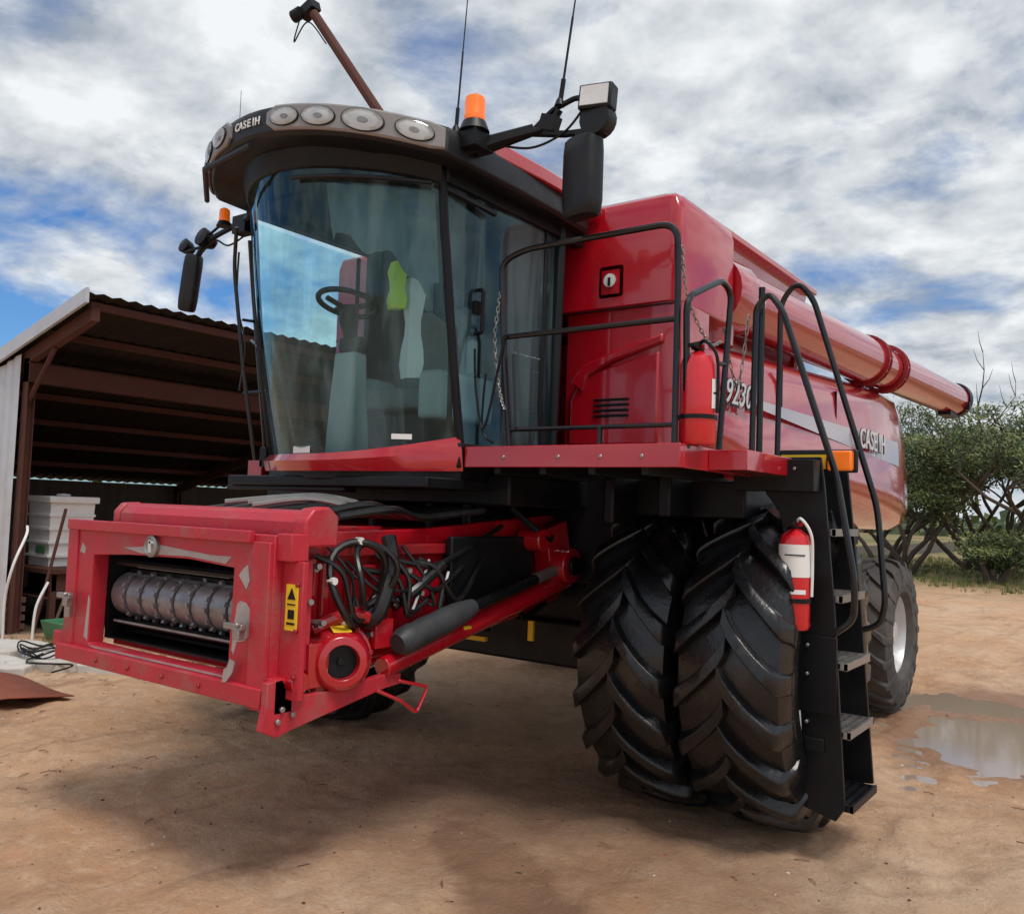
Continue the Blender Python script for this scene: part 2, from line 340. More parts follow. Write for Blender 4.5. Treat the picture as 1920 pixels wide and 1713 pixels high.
# ---- roof
def roof_out(z,ins,n=20):
    pts=[]
    for i in range(n+1):
        u=-1+2*i/n;a=u*.845;x=1.34*math.sin(a);y=-2.30+1.34*(1-math.cos(a));
        pts.append([x*(1-ins),y+ins*.9,z+.0])
    k=1-ins
    pts+=[[1.02*k,-1.6,z],[1.02*k,-1.2,z],[1.0*k,-.8,z],[.97*k,-.4,z],[.9*k,-.28-ins*.3,z],[-.9*k,-.28-ins*.3,z],[-.97*k,-.4,z],[-1.0*k,-.8,z],[-1.02*k,-1.2,z],[-1.02*k,-1.6,z]]
    return pts
CA=.10
def crown(pts,amp):
    return [(x,y,z-.02+amp*(1-(x/1.02)**2)*(1 if y<-1.4 else .5)+tz(x)) for x,y,z in pts]
b=MB().use(PLA)
b.loft([crown(roof_out(z,i),CA) for z,i in [(3.655,.10),(3.665,.02),(3.69,.0),(3.80,.0),(3.83,.015)]])
rf=b.obj('roof',H,.006)
b=MB().use(RED)
secs=[]
for z,k in((3.76,1.03),(3.85,1.02),(3.90,.93),(3.93,.75),(3.94,.4)):
    o=[(-.99*k,-.3-(1-k)*.3,z),(-1.0*k,-1.0,z),(-.98*k,-1.45+(1-k)*.3,z),(-.6*k,-1.85+(1-k)*.5,z+.01),(0,-2.0+(1-k)*.5,z+.02),(.6*k,-1.85+(1-k)*.5,z+.01),(.98*k,-1.45+(1-k)*.3,z),(1.0*k,-1.0,z),(.99*k,-.3-(1-k)*.3,z)]
    secs.append([(x,y,z+tz(x)*.5) for x,y,z in o])
b.loft(secs);b.obj('roof_cap',rf,.01)
def vis(x,z,off=0):
    a=math.asin(max(-1,min(1,x/1.34)));zz=z-.02+CA*(1-(x/1.02)**2)+tz(x)
    return Vector(((1.34+off)*math.sin(a),-2.30+1.34-(1.34+off)*math.cos(a),zz)),Vector((math.sin(a),-math.cos(a),0))
ZL=3.752
for sx in(1,-1):
    xa=.10 if sx>0 else .25
    b=MB().use(POD);secs=[]
    for i in range(17):
        x=sx*(xa+(.99-xa)*i/16);e=min(1,i/2,(16-i)/1.5+.3);h=.070*max(.45,min(1,e+.5))
        secs.append([vis(x,ZL+zz,of)[0] for zz,of in((-h,.0),(-h,.012),(-h*.85,.020),(h*.85,.020),(h,.012),(h,.0))])
    b.loft(secs);pod=b.obj('lamp_panel',rf)
    for x,r in (((.225,.053),(.43,.055),(.655,.063),(.875,.056)) if sx>0 else ((.38,.054),(.60,.055),(.82,.055))):
        p,nn=vis(sx*x,ZL,.02)
        def el(rad,dep):
            out=[]
            for k in range(32):
                a=k*math.pi/16;q,nq=vis(sx*x+math.cos(a)*rad*1.85*nn.y*-1,ZL+math.sin(a)*rad,.018);out.append(q+nq*dep)
            return out
        b=MB().use(PLA);b.loft([el(r,.0),el(r,.009),el(r*.93,.011)],cap=False);b.use(BOWL);b.loft([el(r*.93,.011),el(r*.86,.003),el(r*.6,.0045),el(r*.3,.0035),el(.001,.0035)],cap=False);b.use(MET).loft([el(r*.26,.004),el(r*.24,.009),el(.001,.010)],cap=False)
        b.use(LENS);b.loft([el(r*.94,.013),el(r*.75,.019),el(r*.4,.023),el(.001,.025)],cap=False);b.obj('headlight',pod,recalc=False,smooth=60)
for ch,x in zip('CASEIH',(-.185,-.145,-.104,-.066,-.026,.01)):
    p,nn=vis(x,3.755,.006);text(ch,.062,p,(-nn.y,nn.x,0),(0,0,1),WHT,'lettering',rf,bold=.001)
b=MB().use(PLA);b.tube([vis(-.93,3.62,.03)[0],vis(-.5,3.60,.06)[0],vis(-.05,3.63,.0)[0]],.018,6);b.tube([cab_pt(.1+.8*i/8,3.56,.03) for i in range(9)],.013,6);b.obj('wiper_rail',cab)
b=MB().use(PLA);b.tube(spline([(.80,-1.72,3.52),(.86,-1.62,3.49),(.90,-1.3,3.46)]),.02,6);b.obj('grab_handle',cab)
def beacon(p,s=1):
    b=MB().use(PLA);b.lathe([(0,.0001),(0,.08*s),(.05*s,.06*s),(.06*s,.0001)],p,(0,0,1),20);b.use(ORG);b.lathe([(.055*s,.055*s),(.08*s,.057*s),(.085*s,.055*s),(.15*s,.055*s),(.175*s,.05*s),(.19*s,.03*s),(.195*s,.0001)],p,(0,0,1),20);return b
beacon((1.05,-1.7,3.76),1.05).obj('beacon',H)
beacon((-.88,-1.86,3.52),.62).obj('beacon',H)
b=MB().use(BLK);b.box((.98,-1.68,3.71),(.26,.16,.09));b.tube([(1.02,-1.64,3.70),(1.3,-1.5,3.79)],[.055,.035],6);b.tube(fillet([(1.0,-1.7,3.66),(1.2,-1.6,3.73),(1.38,-1.5,3.78)],.05),.02,6)
b.tube(fillet([(1.3,-1.5,3.79),(1.42,-1.5,3.87),(1.56,-1.5,3.9),(1.62,-1.5,3.88)],.03),.016,6);b.tube([(1.38,-1.5,3.75),(1.46,-1.5,3.86)],.022,6);b.tube([(1.3,-1.5,3.77),(1.5,-1.5,3.72),(1.66,-1.5,3.7)],.02,6);b.box((1.40,-1.5,3.80),(.1,.06,.08),(0,20,0));b.tube(spline([(1.1,-1.6,3.72),(1.3,-1.53,3.68),(1.5,-1.52,3.72),(1.62,-1.52,3.82)]),.007,5)
b.obj('mirror_arm',H)
b=MB().use(PLA);b.box((1.705,-1.52,3.85),(.18,.09,.125),(0,4,8));wl=b.obj('work_light',H,.008);b=MB().use(BOWL).box((1.712,-1.57,3.85),(.15,.008,.098),(0,4,8));b.obj('lamp_lens',wl)
b=MB().use(PLA);b.lathe([(0,.0001),(0,.05),(.04,.085),(.1,.09),(.13,.085),(.135,.0001)],(1.70,-1.42,3.745),(0,-1,0),18);b.box((1.66,-1.5,3.69),(.17,.05,.05));b.obj('work_light',H)
def mirror(w,h,d,rz):
    b=MB().use(PLA);secs=[]
    M=Matrix.Rotation(R_(rz),3,'Z')
    for t,k in((-.5,.55),(-.49,.8),(-.45,.93),(-.3,1),(.3,1),(.45,.95),(.49,.8),(.5,.55)):
        o=[]
        for j in range(20):
            a=2*math.pi*j/20;cx=abs(math.cos(a))**.5*math.copysign(1,math.cos(a));sy=abs(math.sin(a))**.6*math.copysign(1,math.sin(a))
            o.append(M@Vector((cx*w/2*k,sy*d/2*(k if sy<0 else k*.6),t*h)))
        secs.append(o)
    b.loft(secs);return b
mirror(.22,.42,.16,-12).obj('mirror',H,loc=(1.625,-1.5,3.46))
o=mirror(.13,.42,.12,25).obj('mirror',H,loc=(-1.76,-1.5,3.34));o.rotation_euler=(0,R_(9),0)
b=MB().use(BLK);b.tube(fillet([(-.9,-1.65,3.66),(-1.2,-1.5,3.70),(-1.45,-1.5,3.66),(-1.62,-1.5,3.62),(-1.72,-1.5,3.5)],.05),.020,6);b.tube([(-1.2,-1.5,3.66),(-1.4,-1.5,3.74),(-1.6,-1.5,3.66)],.010,6)
b.lathe([(0,.001),(0,.04),(.05,.065),(.12,.07),(.13,.001)],(-1.62,-1.42,3.63),(0,-1,.3),14);b.lathe([(0,.001),(0,.03),(.04,.05),(.09,.055),(.1,.001)],(-1.88,-1.42,3.62),(0,-1,.3),14);b.tube([(-1.62,-1.5,3.6),(-1.87,-1.5,3.59)],.012,6)
b.box((-1.12,-1.53,3.66),(.14,.1,.12));b.tube(spline([(-1.1,-1.5,3.62),(-1.3,-1.52,3.55),(-1.5,-1.5,3.62),(-1.7,-1.5,3.52)]),.007,5)
b.obj('mirror_arm',H)
for p,q,r in(((.75,-1.5,3.9),(.79,-1.46,5.1),.006),((1.46,-1.5,3.88),(1.60,-1.47,5.05),.007),((-1.0,-1.7,3.85),(-1.0,-1.7,4.52),.004)):
    b=MB().use(BLK);p=Vector(p);q=Vector(q);b.tube([p,p.lerp(q,.12),p.lerp(q,.125),p.lerp(q,.4),p.lerp(q,.405),q],[r*2,r*2,r,r,r*.7,r*.4],6);b.lathe([(0,.001),(0,.03),(.03,.02),(.05,.008)],p,(0,0,1),12);b.obj('antenna',H)
b=MB().use(RAIL)
b.tube(fillet([(-.90,-1.75,3.55),(-1.0,-1.68,3.3),(-.97,-1.58,2.6),(-.93,-1.48,2.0)],.1),.013,7);b.tube(fillet([(-.93,-1.62,3.5),(-1.03,-1.5,3.2),(-1.0,-1.35,2.1)],.1),.013,7);b.tube([(-1.15,-1.4,2.88),(-.9,-1.5,2.78)],.01,6);b.tube([(-1.02,-1.58,2.98),(-.97,-1.45,2.98)],.01,6);b.bb((-1.15,-1.45,2.5),(-.9,-1.3,2.515));b.tube(spline([(-.93,-1.7,3.4),(-1.06,-1.6,3.1),(-.95,-1.6,2.8),(-1.05,-1.55,2.5)]),.007,5);b.obj('grab_rail',H)
b=MB().use(RUST);b.tube([(0.02,-.6,3.7),(-1.50,-.7,5.70)],.040,10);b.use(BLK).box((-1.56,-.7,5.75),(.16,.1,.08),(0,-20,0)).cyl((-1.6,-.75,5.72),(-1.68,-.76,5.70),.05);b.tube(spline([(-1.62,-.74,5.68),(-1.68,-.74,5.5),(-1.52,-.74,5.62),(-1.3,-.73,5.38)]),.006,5);b.obj('camera_pole',H)
# ---- body side panels
def bsec(y,zt,zb,xo):
    L=[(0,zt+.02),(xo-.28,zt+.02),(xo-.12,zt-.01),(xo-.04,zt-.09),(xo-.01,zt-.22),(xo+.0,zt-.38),(xo+.02,zt-.5),(xo+.05,zb+.42),(xo+.05,zb+.25),(xo+.0,zb+.08),(xo-.12,zb),(0,zb)]
    l=[(x,y,z) for x,z in L];return l+[(-x,y,z) for x,y,z in l[::-1][1:-1]]
b=MB().use(RED)
secs=[bsec(.02,2.93,2.12,1.52),bsec(.10,2.95,2.06,1.56),bsec(.8,2.99,1.98,1.57),bsec(1.7,3.04,1.92,1.58),bsec(2.8,3.10,1.86,1.59),bsec(3.8,3.16,1.80,1.60),bsec(4.7,3.21,1.74,1.60),bsec(5.4,3.22,1.68,1.59),bsec(5.9,3.1,1.68,1.54),bsec(6.2,2.88,1.74,1.44)]
b.loft(secs);body=b.obj('body_side_panel',H,smooth=50)
b=MB().use(STR);rows=[]
for i in range(25):
    y=.95+4.3*i/24;h=.04+.13*(i/24);zc=2.60-.04*i/24;xx=.010*max(0,(i-12)/12)
    rows.append([(1.629+xx,y,zc-h),(1.618+xx,y,zc+h*.6)])
b.loft(rows,cap=False,closed=False);b.obj('stripe',body)
text('9230',.24,(1.636,.56,2.60),(0,1,0),(0,0,1),BLK,'lettering',body,ext=.004,bold=.012,shear=.25)
text('9230',.24,(1.642,.555,2.605),(0,1,0),(0,0,1),LET,'lettering',body,ext=.003,bold=.0,shear=.25)
text('CASE IH',.27,(1.668,4.0,2.56),(0,1,0),(0,0,1),BLK,'lettering',body,ext=.003,bold=.008)
text('CASE IH',.27,(1.676,4.0,2.56),(0,1,0),(0,0,1),LET,'lettering',body,ext=.004,bold=.003)
for y in(1.55,3.0):
    b=MB().use(BLK).bb((1.57,y,1.98),(1.6,y+.008,2.95));b.obj('panel_seam',body)
# ---- front body panel (beside cab)
def fpoly(x0,x1,z0,z1,r=.06):
    pts=[]
    for cx,cz,a0 in((x1-r,z1-r,0),(x0+r,z1-r,90),(x0+r,z0+r,180),(x1-r,z0+r,270)):
        for k in range(5):
            a=R_(a0+22.5*k);pts.append((cx+r*math.cos(a),cz+r*math.sin(a)))
    return pts
for s in(-1,1):
    b=MB().use(RED);b.loft([[(s*(.74),-.24,z),(s*1.49,-.27,z),(s*1.54,-.26,z),(s*1.575,-.22,z),(s*1.585,-.1,z),(s*1.57,.2,z),(s*.74,.2,z)] for z in(2.1,2.4,2.7,3.0,3.1)])
    panel=b.obj('front_side_panel',H)
b=MB().use(RED)
sw=[(.80,2.62),(.9,2.74),(1.1,2.80),(1.48,2.90),(1.48,2.84),(1.12,2.745),(.94,2.66),(.9,2.55)]
b.prism(sw,1,-.30,-.26)
b.prism([(.80,2.2),(.80,2.5),(.86,2.62),(1.0,2.69),(1.45,2.79),(1.45,2.2)],1,-.284,-.25)
b.obj('panel_relief',panel,.014)
b=MB().use(BLK)
for k in range(4): b.box((1.12,-.286,2.39+.035*k),(.26,.02,.016))
b.obj('vent',panel,.004)
b=MB().use(REDD);b.prism(fpoly(1.0,1.18,3.17,3.38,.02),1,-.28,-.26);b.use(RED);b.box((1.09,-.285,3.27),(.13,.016,.16));b.use(WHT).lathe([(0,.001),(0,.04),(.012,.045),(.014,.001)],(1.09,-.290,3.28),(0,-1,0),18);b.use(BLK).box((1.09,-.306,3.27),(.016,.01,.055));b.obj('panel_latch',panel)
b=MB().use(BLK);b.bb((.76,-.285,3.085),(1.56,-.268,3.091));b.obj('panel_gap',panel)
# ---- grain tank
b=MB().use(RED)
b.loft([[(-1.57,-.24,z),(-1.52,-.28,z),(1.50,-.28,z),(1.56,-.26,z),(1.578,-.2,z),(1.57,.6,z),(-1.57,.6,z)] for z in(3.10,3.4,3.7)]+[[(-1.55,-.22,3.79),(-1.5,-.26,3.79),(1.48,-.26,3.79),(1.53,-.24,3.79),(1.55,-.18,3.79),(1.545,.6,3.79),(-1.55,.6,3.79)],[(-1.5,-.18,3.82),(-1.45,-.22,3.82),(1.44,-.22,3.82),(1.5,-.2,3.82),(1.51,-.15,3.82),(1.51,.57,3.82),(-1.51,.57,3.82)]])
tank=b.obj('grain_tank',H,.01)
b=MB().use(RED)
for s in(1,-1):
    b.loft([[(s*1.05,.62,2.9),(s*1.12,.62,2.9),(s*1.28,.62,3.92),(s*1.2,.62,3.92)],[(s*1.05,3.1,2.9),(s*1.12,3.1,2.9),(s*1.28,3.1,3.92),(s*1.2,3.1,3.92)]])
    b.bb((s*1.26,.60,3.90),(s*1.36,3.15,3.95))
b.bb((-1.2,3.0,2.9),(1.2,3.1,3.9));b.use(BLK);b.bb((-1.2,.62,3.7),(1.2,3.0,3.72));b.obj('tank_extension',tank,.008)
b=MB().use(RED);b.bb((-1.45,3.2,2.95),(1.1,5.1,3.30));b.obj('engine_cover',H,.06)
# ---- unloading auger
a0=Vector((1.36,.75,3.40));a1=Vector((1.72,7.95,3.46));dr=(a1-a0).normalized();LA=(a1-a0).length
b=MB().use(RED);b.lathe([(0,.001),(0,.235),(LA*.5,.235),(LA*.5,.215),(LA,.215),(LA,.19),(LA-.3,.18)],a0,dr,32)
b.lathe([(0,.001),(0,.27),(.3,.28),(.5,.235)],a0+Vector((0,-.12,-.02)),dr,24);b.use(RED).lathe([(-.3,.001),(-.3,.2),(.25,.22),(.3,.001)],(1.3,.75,3.3),(0,0,1),24)
aug=b.obj('unloading_auger',H)
for t in(.48,.57):
    b=MB().use(REDD);c=a0+dr*LA*t;b.lathe([(-.05,.22),(-.05,.265),(-.03,.265),(-.03,.24),(.03,.24),(.03,.265),(.05,.265),(.05,.22)],c,dr,28)
    for i in range(12):
        a=i*math.pi/6;p=c+Vector((math.cos(a),0,math.sin(a)))*.25;b.box(p,(.02,.13,.02))
    b.obj('collar',aug)
b=MB().use(BLK);b.lathe([(LA-.06,.217),(LA-.06,.235),(LA+.05,.245),(LA+.05,.205)],a0,dr,28);b.lathe([(LA-.05,.001),(LA-.05,.2)],a0,dr,20)
b.box(a1+Vector((0,-.35,-.235)),(.16,.5,.05),(0,0,0));b.box(a1+Vector((.2,-.1,-.1)),(.06,.1,.1));b.obj('spout',aug)
# ---- platform
b=MB().use(RED);b.bb((.88,-1.47,1.985),(2.18,-1.43,2.10));b.bb((2.14,-1.43,1.985),(2.18,-.45,2.10));b.bb((.9,-.5,1.98),(2.14,-.46,2.09))
b.use(BLK).bb((.88,-1.43,2.04),(2.14,-.46,2.065))
for x in(1.15,1.5,1.75,1.98): b.use(MET).cyl((x,-1.47,2.04),(x,-1.478,2.04),.011,8)
for x in (1.05,1.35,1.65,1.95): b.use(BLK).bb((x,-1.42,1.95),(x+.04,-.46,2.03))
b.use(RED).bb((2.18,-1.15,1.99),(2.38,-.5,2.09))
plat=b.obj('platform',H,.006)
b=MB().use(RAIL);y=-1.43;r=.017
b.tube(fillet([(1.16,y,2.10),(1.10,y,2.6),(1.06,y,3.12),(1.22,y,3.17),(2.12,y,3.17),(2.13,y,2.9),(2.13,y,2.08)],.10),r,8);b.tube([(1.09,y,2.70),(2.13,y,2.70)],r*.9,8);b.tube([(1.14,y,2.19),(2.13,y,2.19)],r*.7,8)
b.tube([(1.72,y,2.19),(1.72,y,2.05)],r*.8,8);b.tube([(1.16,y,2.6),(1.2,y-.01,2.2)],.008,6);b.obj('railing',plat)
b=MB().use(RAIL);x=2.17
b.tube(fillet([(x,-1.38,2.08),(x,-1.42,2.80),(x,-1.0,2.98),(x,-.88,2.94),(x,-1.0,2.1)],.09),r,8);b.tube([(x,-1.41,2.5),(x,-.95,2.55)],r*.7,8);b.obj('railing',plat)
def chain(pts,par):
    b=MB().use(MET);P=spline(pts,10)
    for i in range(len(P)-1):
        a,c=P[i],P[i+1];t=(c-a).normalized();s=t.orthogonal().normalized()
        if i%2: s=t.cross(s)
        m=(a+c)/2;h=max((c-a).length*.7,.012);b.tube([m+t*h*math.cos(q)+s*.008*math.sin(q) for q in [k*math.pi/5 for k in range(10)]],.003,4,closed=True)
    b.obj('chain',par)
chain([(2.14,-1.42,3.05),(2.16,-1.38,2.8),(2.19,-1.2,2.62),(2.17,-1.0,2.66)],plat);chain([(1.07,-1.44,2.95),(1.04,-1.44,2.7),(1.08,-1.44,2.42),(1.13,-1.44,2.3)],plat);chain([(2.12,-.5,2.9),(2.08,-.55,2.5),(2.14,-.9,2.75)],plat)
b=MB().use(BLK);b.tube(spline([(.9,-1.44,2.65),(.93,-1.45,2.4),(1.0,-1.46,2.2),(1.08,-1.46,2.5),(1.12,-1.46,2.7)]),.007,6);b.tube(spline([(1.0,-1.46,2.5),(.98,-1.45,2.2),(1.06,-1.45,2.12)]),.007,6);b.obj('cable',plat)
# ---- ladder
LAD=MB().use(BLK)
LAD.prism([(2.22,2.10),(2.52,2.10),(2.54,1.95),(2.60,1.3),(2.665,.28),(2.62,.21),(2.46,.25),(2.44,.6),(2.40,1.25),(2.30,1.80),(2.22,1.90)],1,-.46,-.435)
LAD.prism([(2.32,2.06),(2.52,2.06),(2.60,1.3),(2.68,.30),(2.5,.28),(2.40,1.3)],1,.045,.07)
LAD.bb((2.08,-.58,1.91),(2.52,-.47,2.08));LAD.bb((2.2,-.5,1.96),(2.26,.05,2.06))
LAD.bb((2.42,-.475,.75),(2.62,-.46,1.15));LAD.bb((2.46,-.48,.55),(2.56,-.465,.62))
LAD.use(MET)
for k in range(5): LAD.cyl((2.14+.07*k,-.58,2.03),(2.14+.07*k,-.59,2.03),.010,8)
for z in(.7,.95,1.1,1.2): LAD.cyl((2.47,-.46,z),(2.47,-.49,z),.010,8)
lad=LAD.obj('ladder',plat,.004)
for z,x in((.28,2.57),(.65,2.55),(1.0,2.53),(1.35,2.50),(1.70,2.46)):
    b=MB().use(MET if z>.4 else BLK)
    for j in range(4): b.bb((x-.08+.05*j,-.43,z-.012),(x-.055+.05*j,.045,z+.012))
    b.bb((x-.09,-.43,z-.02),(x+.13,-.415,z+.015));b.bb((x-.09,.03,z-.02),(x+.13,.045,z+.015));b.bb((x+.115,-.43,z-.022),(x+.13,.045,z+.018))
    for j in range(8): b.bb((x-.08,-.40+.055*j,z-.01),(x+.11,-.39+.055*j,z+.006))
    b.obj('step',lad)
b=MB().use(RAIL)
b.tube(fillet([(2.15,-.5,2.0),(2.15,-.47,2.95),(2.22,-.46,3.03),(2.30,-.46,2.92),(2.60,-.45,2.0),(2.70,-.45,1.45),(2.70,-.45,1.25),(2.60,-.45,1.17)],.07),.018,8);b.obj('handrail',lad)
b=MB().use(RAIL)
b.tube(fillet([(2.10,.05,2.0),(2.10,.07,3.1),(2.20,.07,3.22),(2.30,.07,3.1),(2.68,.07,1.85),(2.73,.07,1.3),(2.70,.07,1.18),(2.60,.07,1.14)],.09),.018,8);b.tube([(2.08,-.2,2.05),(2.10,-.25,3.12)],.02,8);b.obj('handrail',lad)
b=MB().use(YEL).bb((2.22,-.22,2.05),(2.47,-.2,2.13));b.obj('reflector',plat);b=MB().use(ORG).bb((2.49,-.25,2.04),(2.62,-.19,2.15));b.use(PLA).bb((2.2,-.2,2.03),(2.64,-.17,2.16));b.obj('marker_lamp',plat,.01)
# ---- feeder house (hollow)
F=MB().use(RED)
sp_=[(-2.55,.98),(-2.55,1.62),(-1.6,1.64),(-.35,1.74),(-.2,1.2),(-1.2,1.04),(-1.9,.98)]
F.prism(sp_,0,.70,.74);F.prism(sp_,0,-.74,-.70)
F.prism([(-2.55,1.62),(-1.6,1.64),(-.35,1.74),(-.35,1.70),(-1.6,1.60),(-2.55,1.58)],0,-.70,.70)
F.prism([(-2.55,.98),(-1.9,.98),(-1.2,1.04),(-.2,1.2),(-.2,1.16),(-1.2,1.0),(-1.9,.94),(-2.55,.94)],0,-.70,.70)
F.use(REDD).bb((.74,-2.5,1.50),(.78,-.8,1.56));F.bb((.74,-2.5,1.04),(.77,-1.2,1.09));
F.use(RED).bb((-.7,-2.5,1.62),(.7,-1.9,1.65));F.bb((.74,-1.9,1.09),(.76,-1.86,1.5));F.bb((.74,-2.36,1.09),(.77,-2.31,1.5));F.bb((.74,-2.2,1.25),(.80,-1.95,1.46))
fh=F.obj('feeder_house',H,.01)
b=MB().use(REDF)
def frame(mb,outer,inner,y0,y1):
    n=len(outer);vs=[(x,y0,z) for x,z in outer]+[(x,y0,z) for x,z in inner]+[(x,y1,z) for x,z in outer]+[(x,y1,z) for x,z in inner];fs=[]
    for i in range(n):
        j=(i+1)%n;fs+=[(i,j,n+j,n+i),(2*n+i,3*n+i,3*n+j,2*n+j),(i,2*n+i,2*n+j,j),(n+i,n+j,3*n+j,3*n+i)]
    mb.add(vs,fs)
outer=[(-.88,1.62),(-.3,1.62),(.3,1.61),(.84,1.61),(.84,.90),(.3,.86),(-.3,.87),(-.93,.90)]
inner=[(-.66,1.44),(-.3,1.46),(.2,1.47),(.56,1.45),(.55,.965),(.2,.96),(-.3,.96),(-.67,.965)]
frame(b,outer,inner,-2.71,-2.62)
b.bb((-.90,-2.74,1.57),(.70,-2.71,1.625));b.bb((-.93,-2.75,.86),(.84,-2.71,.945))
b.bb((-.92,-2.72,.93),(-.82,-2.62,1.60));b.bb((.72,-2.735,.93),(.84,-2.71,1.58))
b.bb((.84,-2.66,.90),(.98,-2.63,1.50));b.bb((.84,-2.7,1.50),(.94,-2.6,1.62));b.bb((.84,-2.63,1.0),(.86,-2.5,1.5))
b.bb((-1.02,-2.72,.92),(-.92,-2.55,1.0))
b.use(REDD)
for x in(-.5,-.2,.1,.4): b.cyl((x,-2.75,.90),(x,-2.76,.90),.012,8)
for z in(1.0,1.2,1.4): b.cyl((.95,-2.66,z),(.95,-2.672,z),.012,8)
fp=b.obj('faceplate',fh,.008,label='faded and scratched red steel faceplate')
b=MB().use(REDF);b.prism([(-2.60,1.60),(-2.60,1.67),(-2.565,1.715),(-2.50,1.725),(-2.44,1.70),(-2.44,1.60)],0,-.62,.84);b.prism([(-2.62,1.56),(-2.62,1.68),(-2.57,1.735),(-2.48,1.745),(-2.42,1.70),(-2.42,1.56)],0,.84,.93);b.prism([(-2.61,1.58),(-2.61,1.68),(-2.57,1.725),(-2.48,1.73),(-2.43,1.70),(-2.43,1.58)],0,-.67,-.62);b.obj('lift_beam',fh,.012)
b=MB().use(PRIM)
def scuff(pts,y=-2.712):
    b.prism(pts,1,y,y+.004)
scuff([(-.36,1.495),(-.2,1.472),(.2,1.482),(.5,1.465),(.54,1.50),(.40,1.498),(.18,1.51),(-.05,1.525),(-.22,1.505)])
scuff([(.575,1.08),(.59,1.06),(.61,1.12),(.66,1.13),(.70,1.16),(.695,1.22),(.70,1.27),(.66,1.30),(.62,1.305),(.60,1.29),(.585,1.2)])
scuff([(-.66,.958),(-.60,.949),(.40,.949),(.52,.950),(.52,.958),(-.62,.958)])
scuff([(.57,.94),(.60,.945),(.64,.99),(.655,1.04),(.62,1.05),(.60,1.01),(.58,1.0)],-2.752)
scuff([(-.71,1.0),(-.675,.98),(-.67,1.2),(-.685,1.22)]);scuff([(.60,1.42),(.66,1.36),(.68,1.40),(.66,1.47),(.63,1.45)]);scuff([(-.80,1.45),(-.75,1.44),(-.74,1.47),(-.78,1.50)])
b.obj('scuffed_patch',fp,smooth=0)
b=MB().use(MET);b.lathe([(0,.001),(0,.055),(.02,.055),(.026,.045),(.02,.04),(.02,.001)],(-.09,-2.712,1.515),(0,-1,0),24);b.use(LET).box((-.09,-2.735,1.515),(.02,.01,.06)).box((-.075,-2.735,1.535),(.04,.01,.012));b.obj('badge',fp)
b=MB().use(BLK).bb((-.70,-1.9,.98),(.70,-1.86,1.60)).bb((-.70,-2.6,.985),(-.67,-1.9,1.57)).bb((.60,-2.6,.985),(.69,-1.9,1.57)).bb((-.66,-2.55,1.555),(.6,-1.9,1.575)).bb((-.66,-2.6,.985),(.6,-1.9,.995));b.obj('opening_lining',fh)
b=MB().use(DRUM);pr=[(0,.001),(0,.112)];x=0
while x<1.15:
    pr+=[(x,.112),(x+.006,.117),(x+.118,.117),(x+.122,.112),(x+.123,.098),(x+.147,.098)];x+=.148
pr+=[(1.19,.098),(1.19,.001)]
b.lathe(pr,(-.65,-2.49,1.225),(1,0,0),32)
for k in range(8):
    xx=-.65+.134+.148*k
    b.lathe([(-.006,.09),(-.006,.124),(.006,.124),(.006,.09)],(xx,-2.49,1.225),(1,0,0),28)
    for i in range(14):
        a=i*math.pi/7+k;b.box((xx,-2.49+.126*math.cos(a),1.225+.126*math.sin(a)),(.022,.022,.022),(math.degrees(a),0,0))
b.obj('feed_drum',fh)
b=MB().use(BLK)
for z,yy in((1.085,-2.57),(1.035,-2.5),(1.36,-2.5),(1.40,-2.58)):
    b.box((-.04,yy,z),(1.16,.04,.018),(20,0,0))
b.use(DRUM).box((-.04,-2.61,1.09),(1.1,.010,.010)).box((-.04,-2.58,1.385),(.8,.010,.008));b.obj('slat',fh)
for x,z,s in((-.83,1.21,-1),(.66,1.20,1)):
    b=MB().use(MET);b.box((x,-2.765,z),(.13,.03,.028));b.box((x+.03,-2.765,z-.03),(.045,.035,.05));b.cyl((x+.05,-2.76,z+.012),(x+.05,-2.80,z+.012),.012,8)
    if s<0: b.box((x+.0,-2.745,z-.07),(.05,.015,.10))
    b.obj('latch',fp,.004)
b=MB().use(YEL).bb((.880,-2.668,1.20),(.955,-2.661,1.40));b.use(BLK);b.prism([(.893,1.335),(.945,1.335),(.919,1.385)],1,-2.671,-2.668);b.bb((.893,-2.671,1.225),(.945,-2.668,1.235));b.bb((.90,-2.671,1.25),(.94,-2.668,1.29));b.bb((.893,-2.671,1.31),(.945,-2.668,1.316));b.obj('warning_sticker',fp,smooth=0)
AX=Vector((1,-.55,.05)).normalized();gc=Vector((.74,-2.26,1.02))
b=MB().use(RED);b.lathe([(0,.001),(0,.17),(.03,.185),(.07,.185),(.08,.165),(.13,.16),(.16,.145),(.21,.135),(.235,.115),(.24,.08),(.20,.075)],gc,AX,32)
b.bb((.70,-2.52,.92),(.88,-2.36,1.12));b.use(BLK).lathe([(.19,.001),(.19,.078)],gc,AX,20);b.use(BLK).cyl(gc+AX*.18,gc+AX*.205,.018,10)
b.use(REDD)
uu=AX.orthogonal().normalized();vv=AX.cross(uu)
for i in range(8):
    a=i*math.pi/4+.2;p=gc+(uu*math.cos(a)+vv*math.sin(a))*.172;b.cyl(p+AX*.06,p+AX*.095,.016,6)
b.use(YEL).box(gc+AX*.17+Vector((0,0,.148)),(.07,.09,.006),(0,18,-25));b.use(RED).tube(spline([(.78,-2.42,1.17),(.88,-2.25,1.24),(.86,-2.03,1.14)]),.032,8);b.bb((.76,-2.12,1.06),(.9,-2.0,1.2));b.obj('drive_coupling',fh,.006)
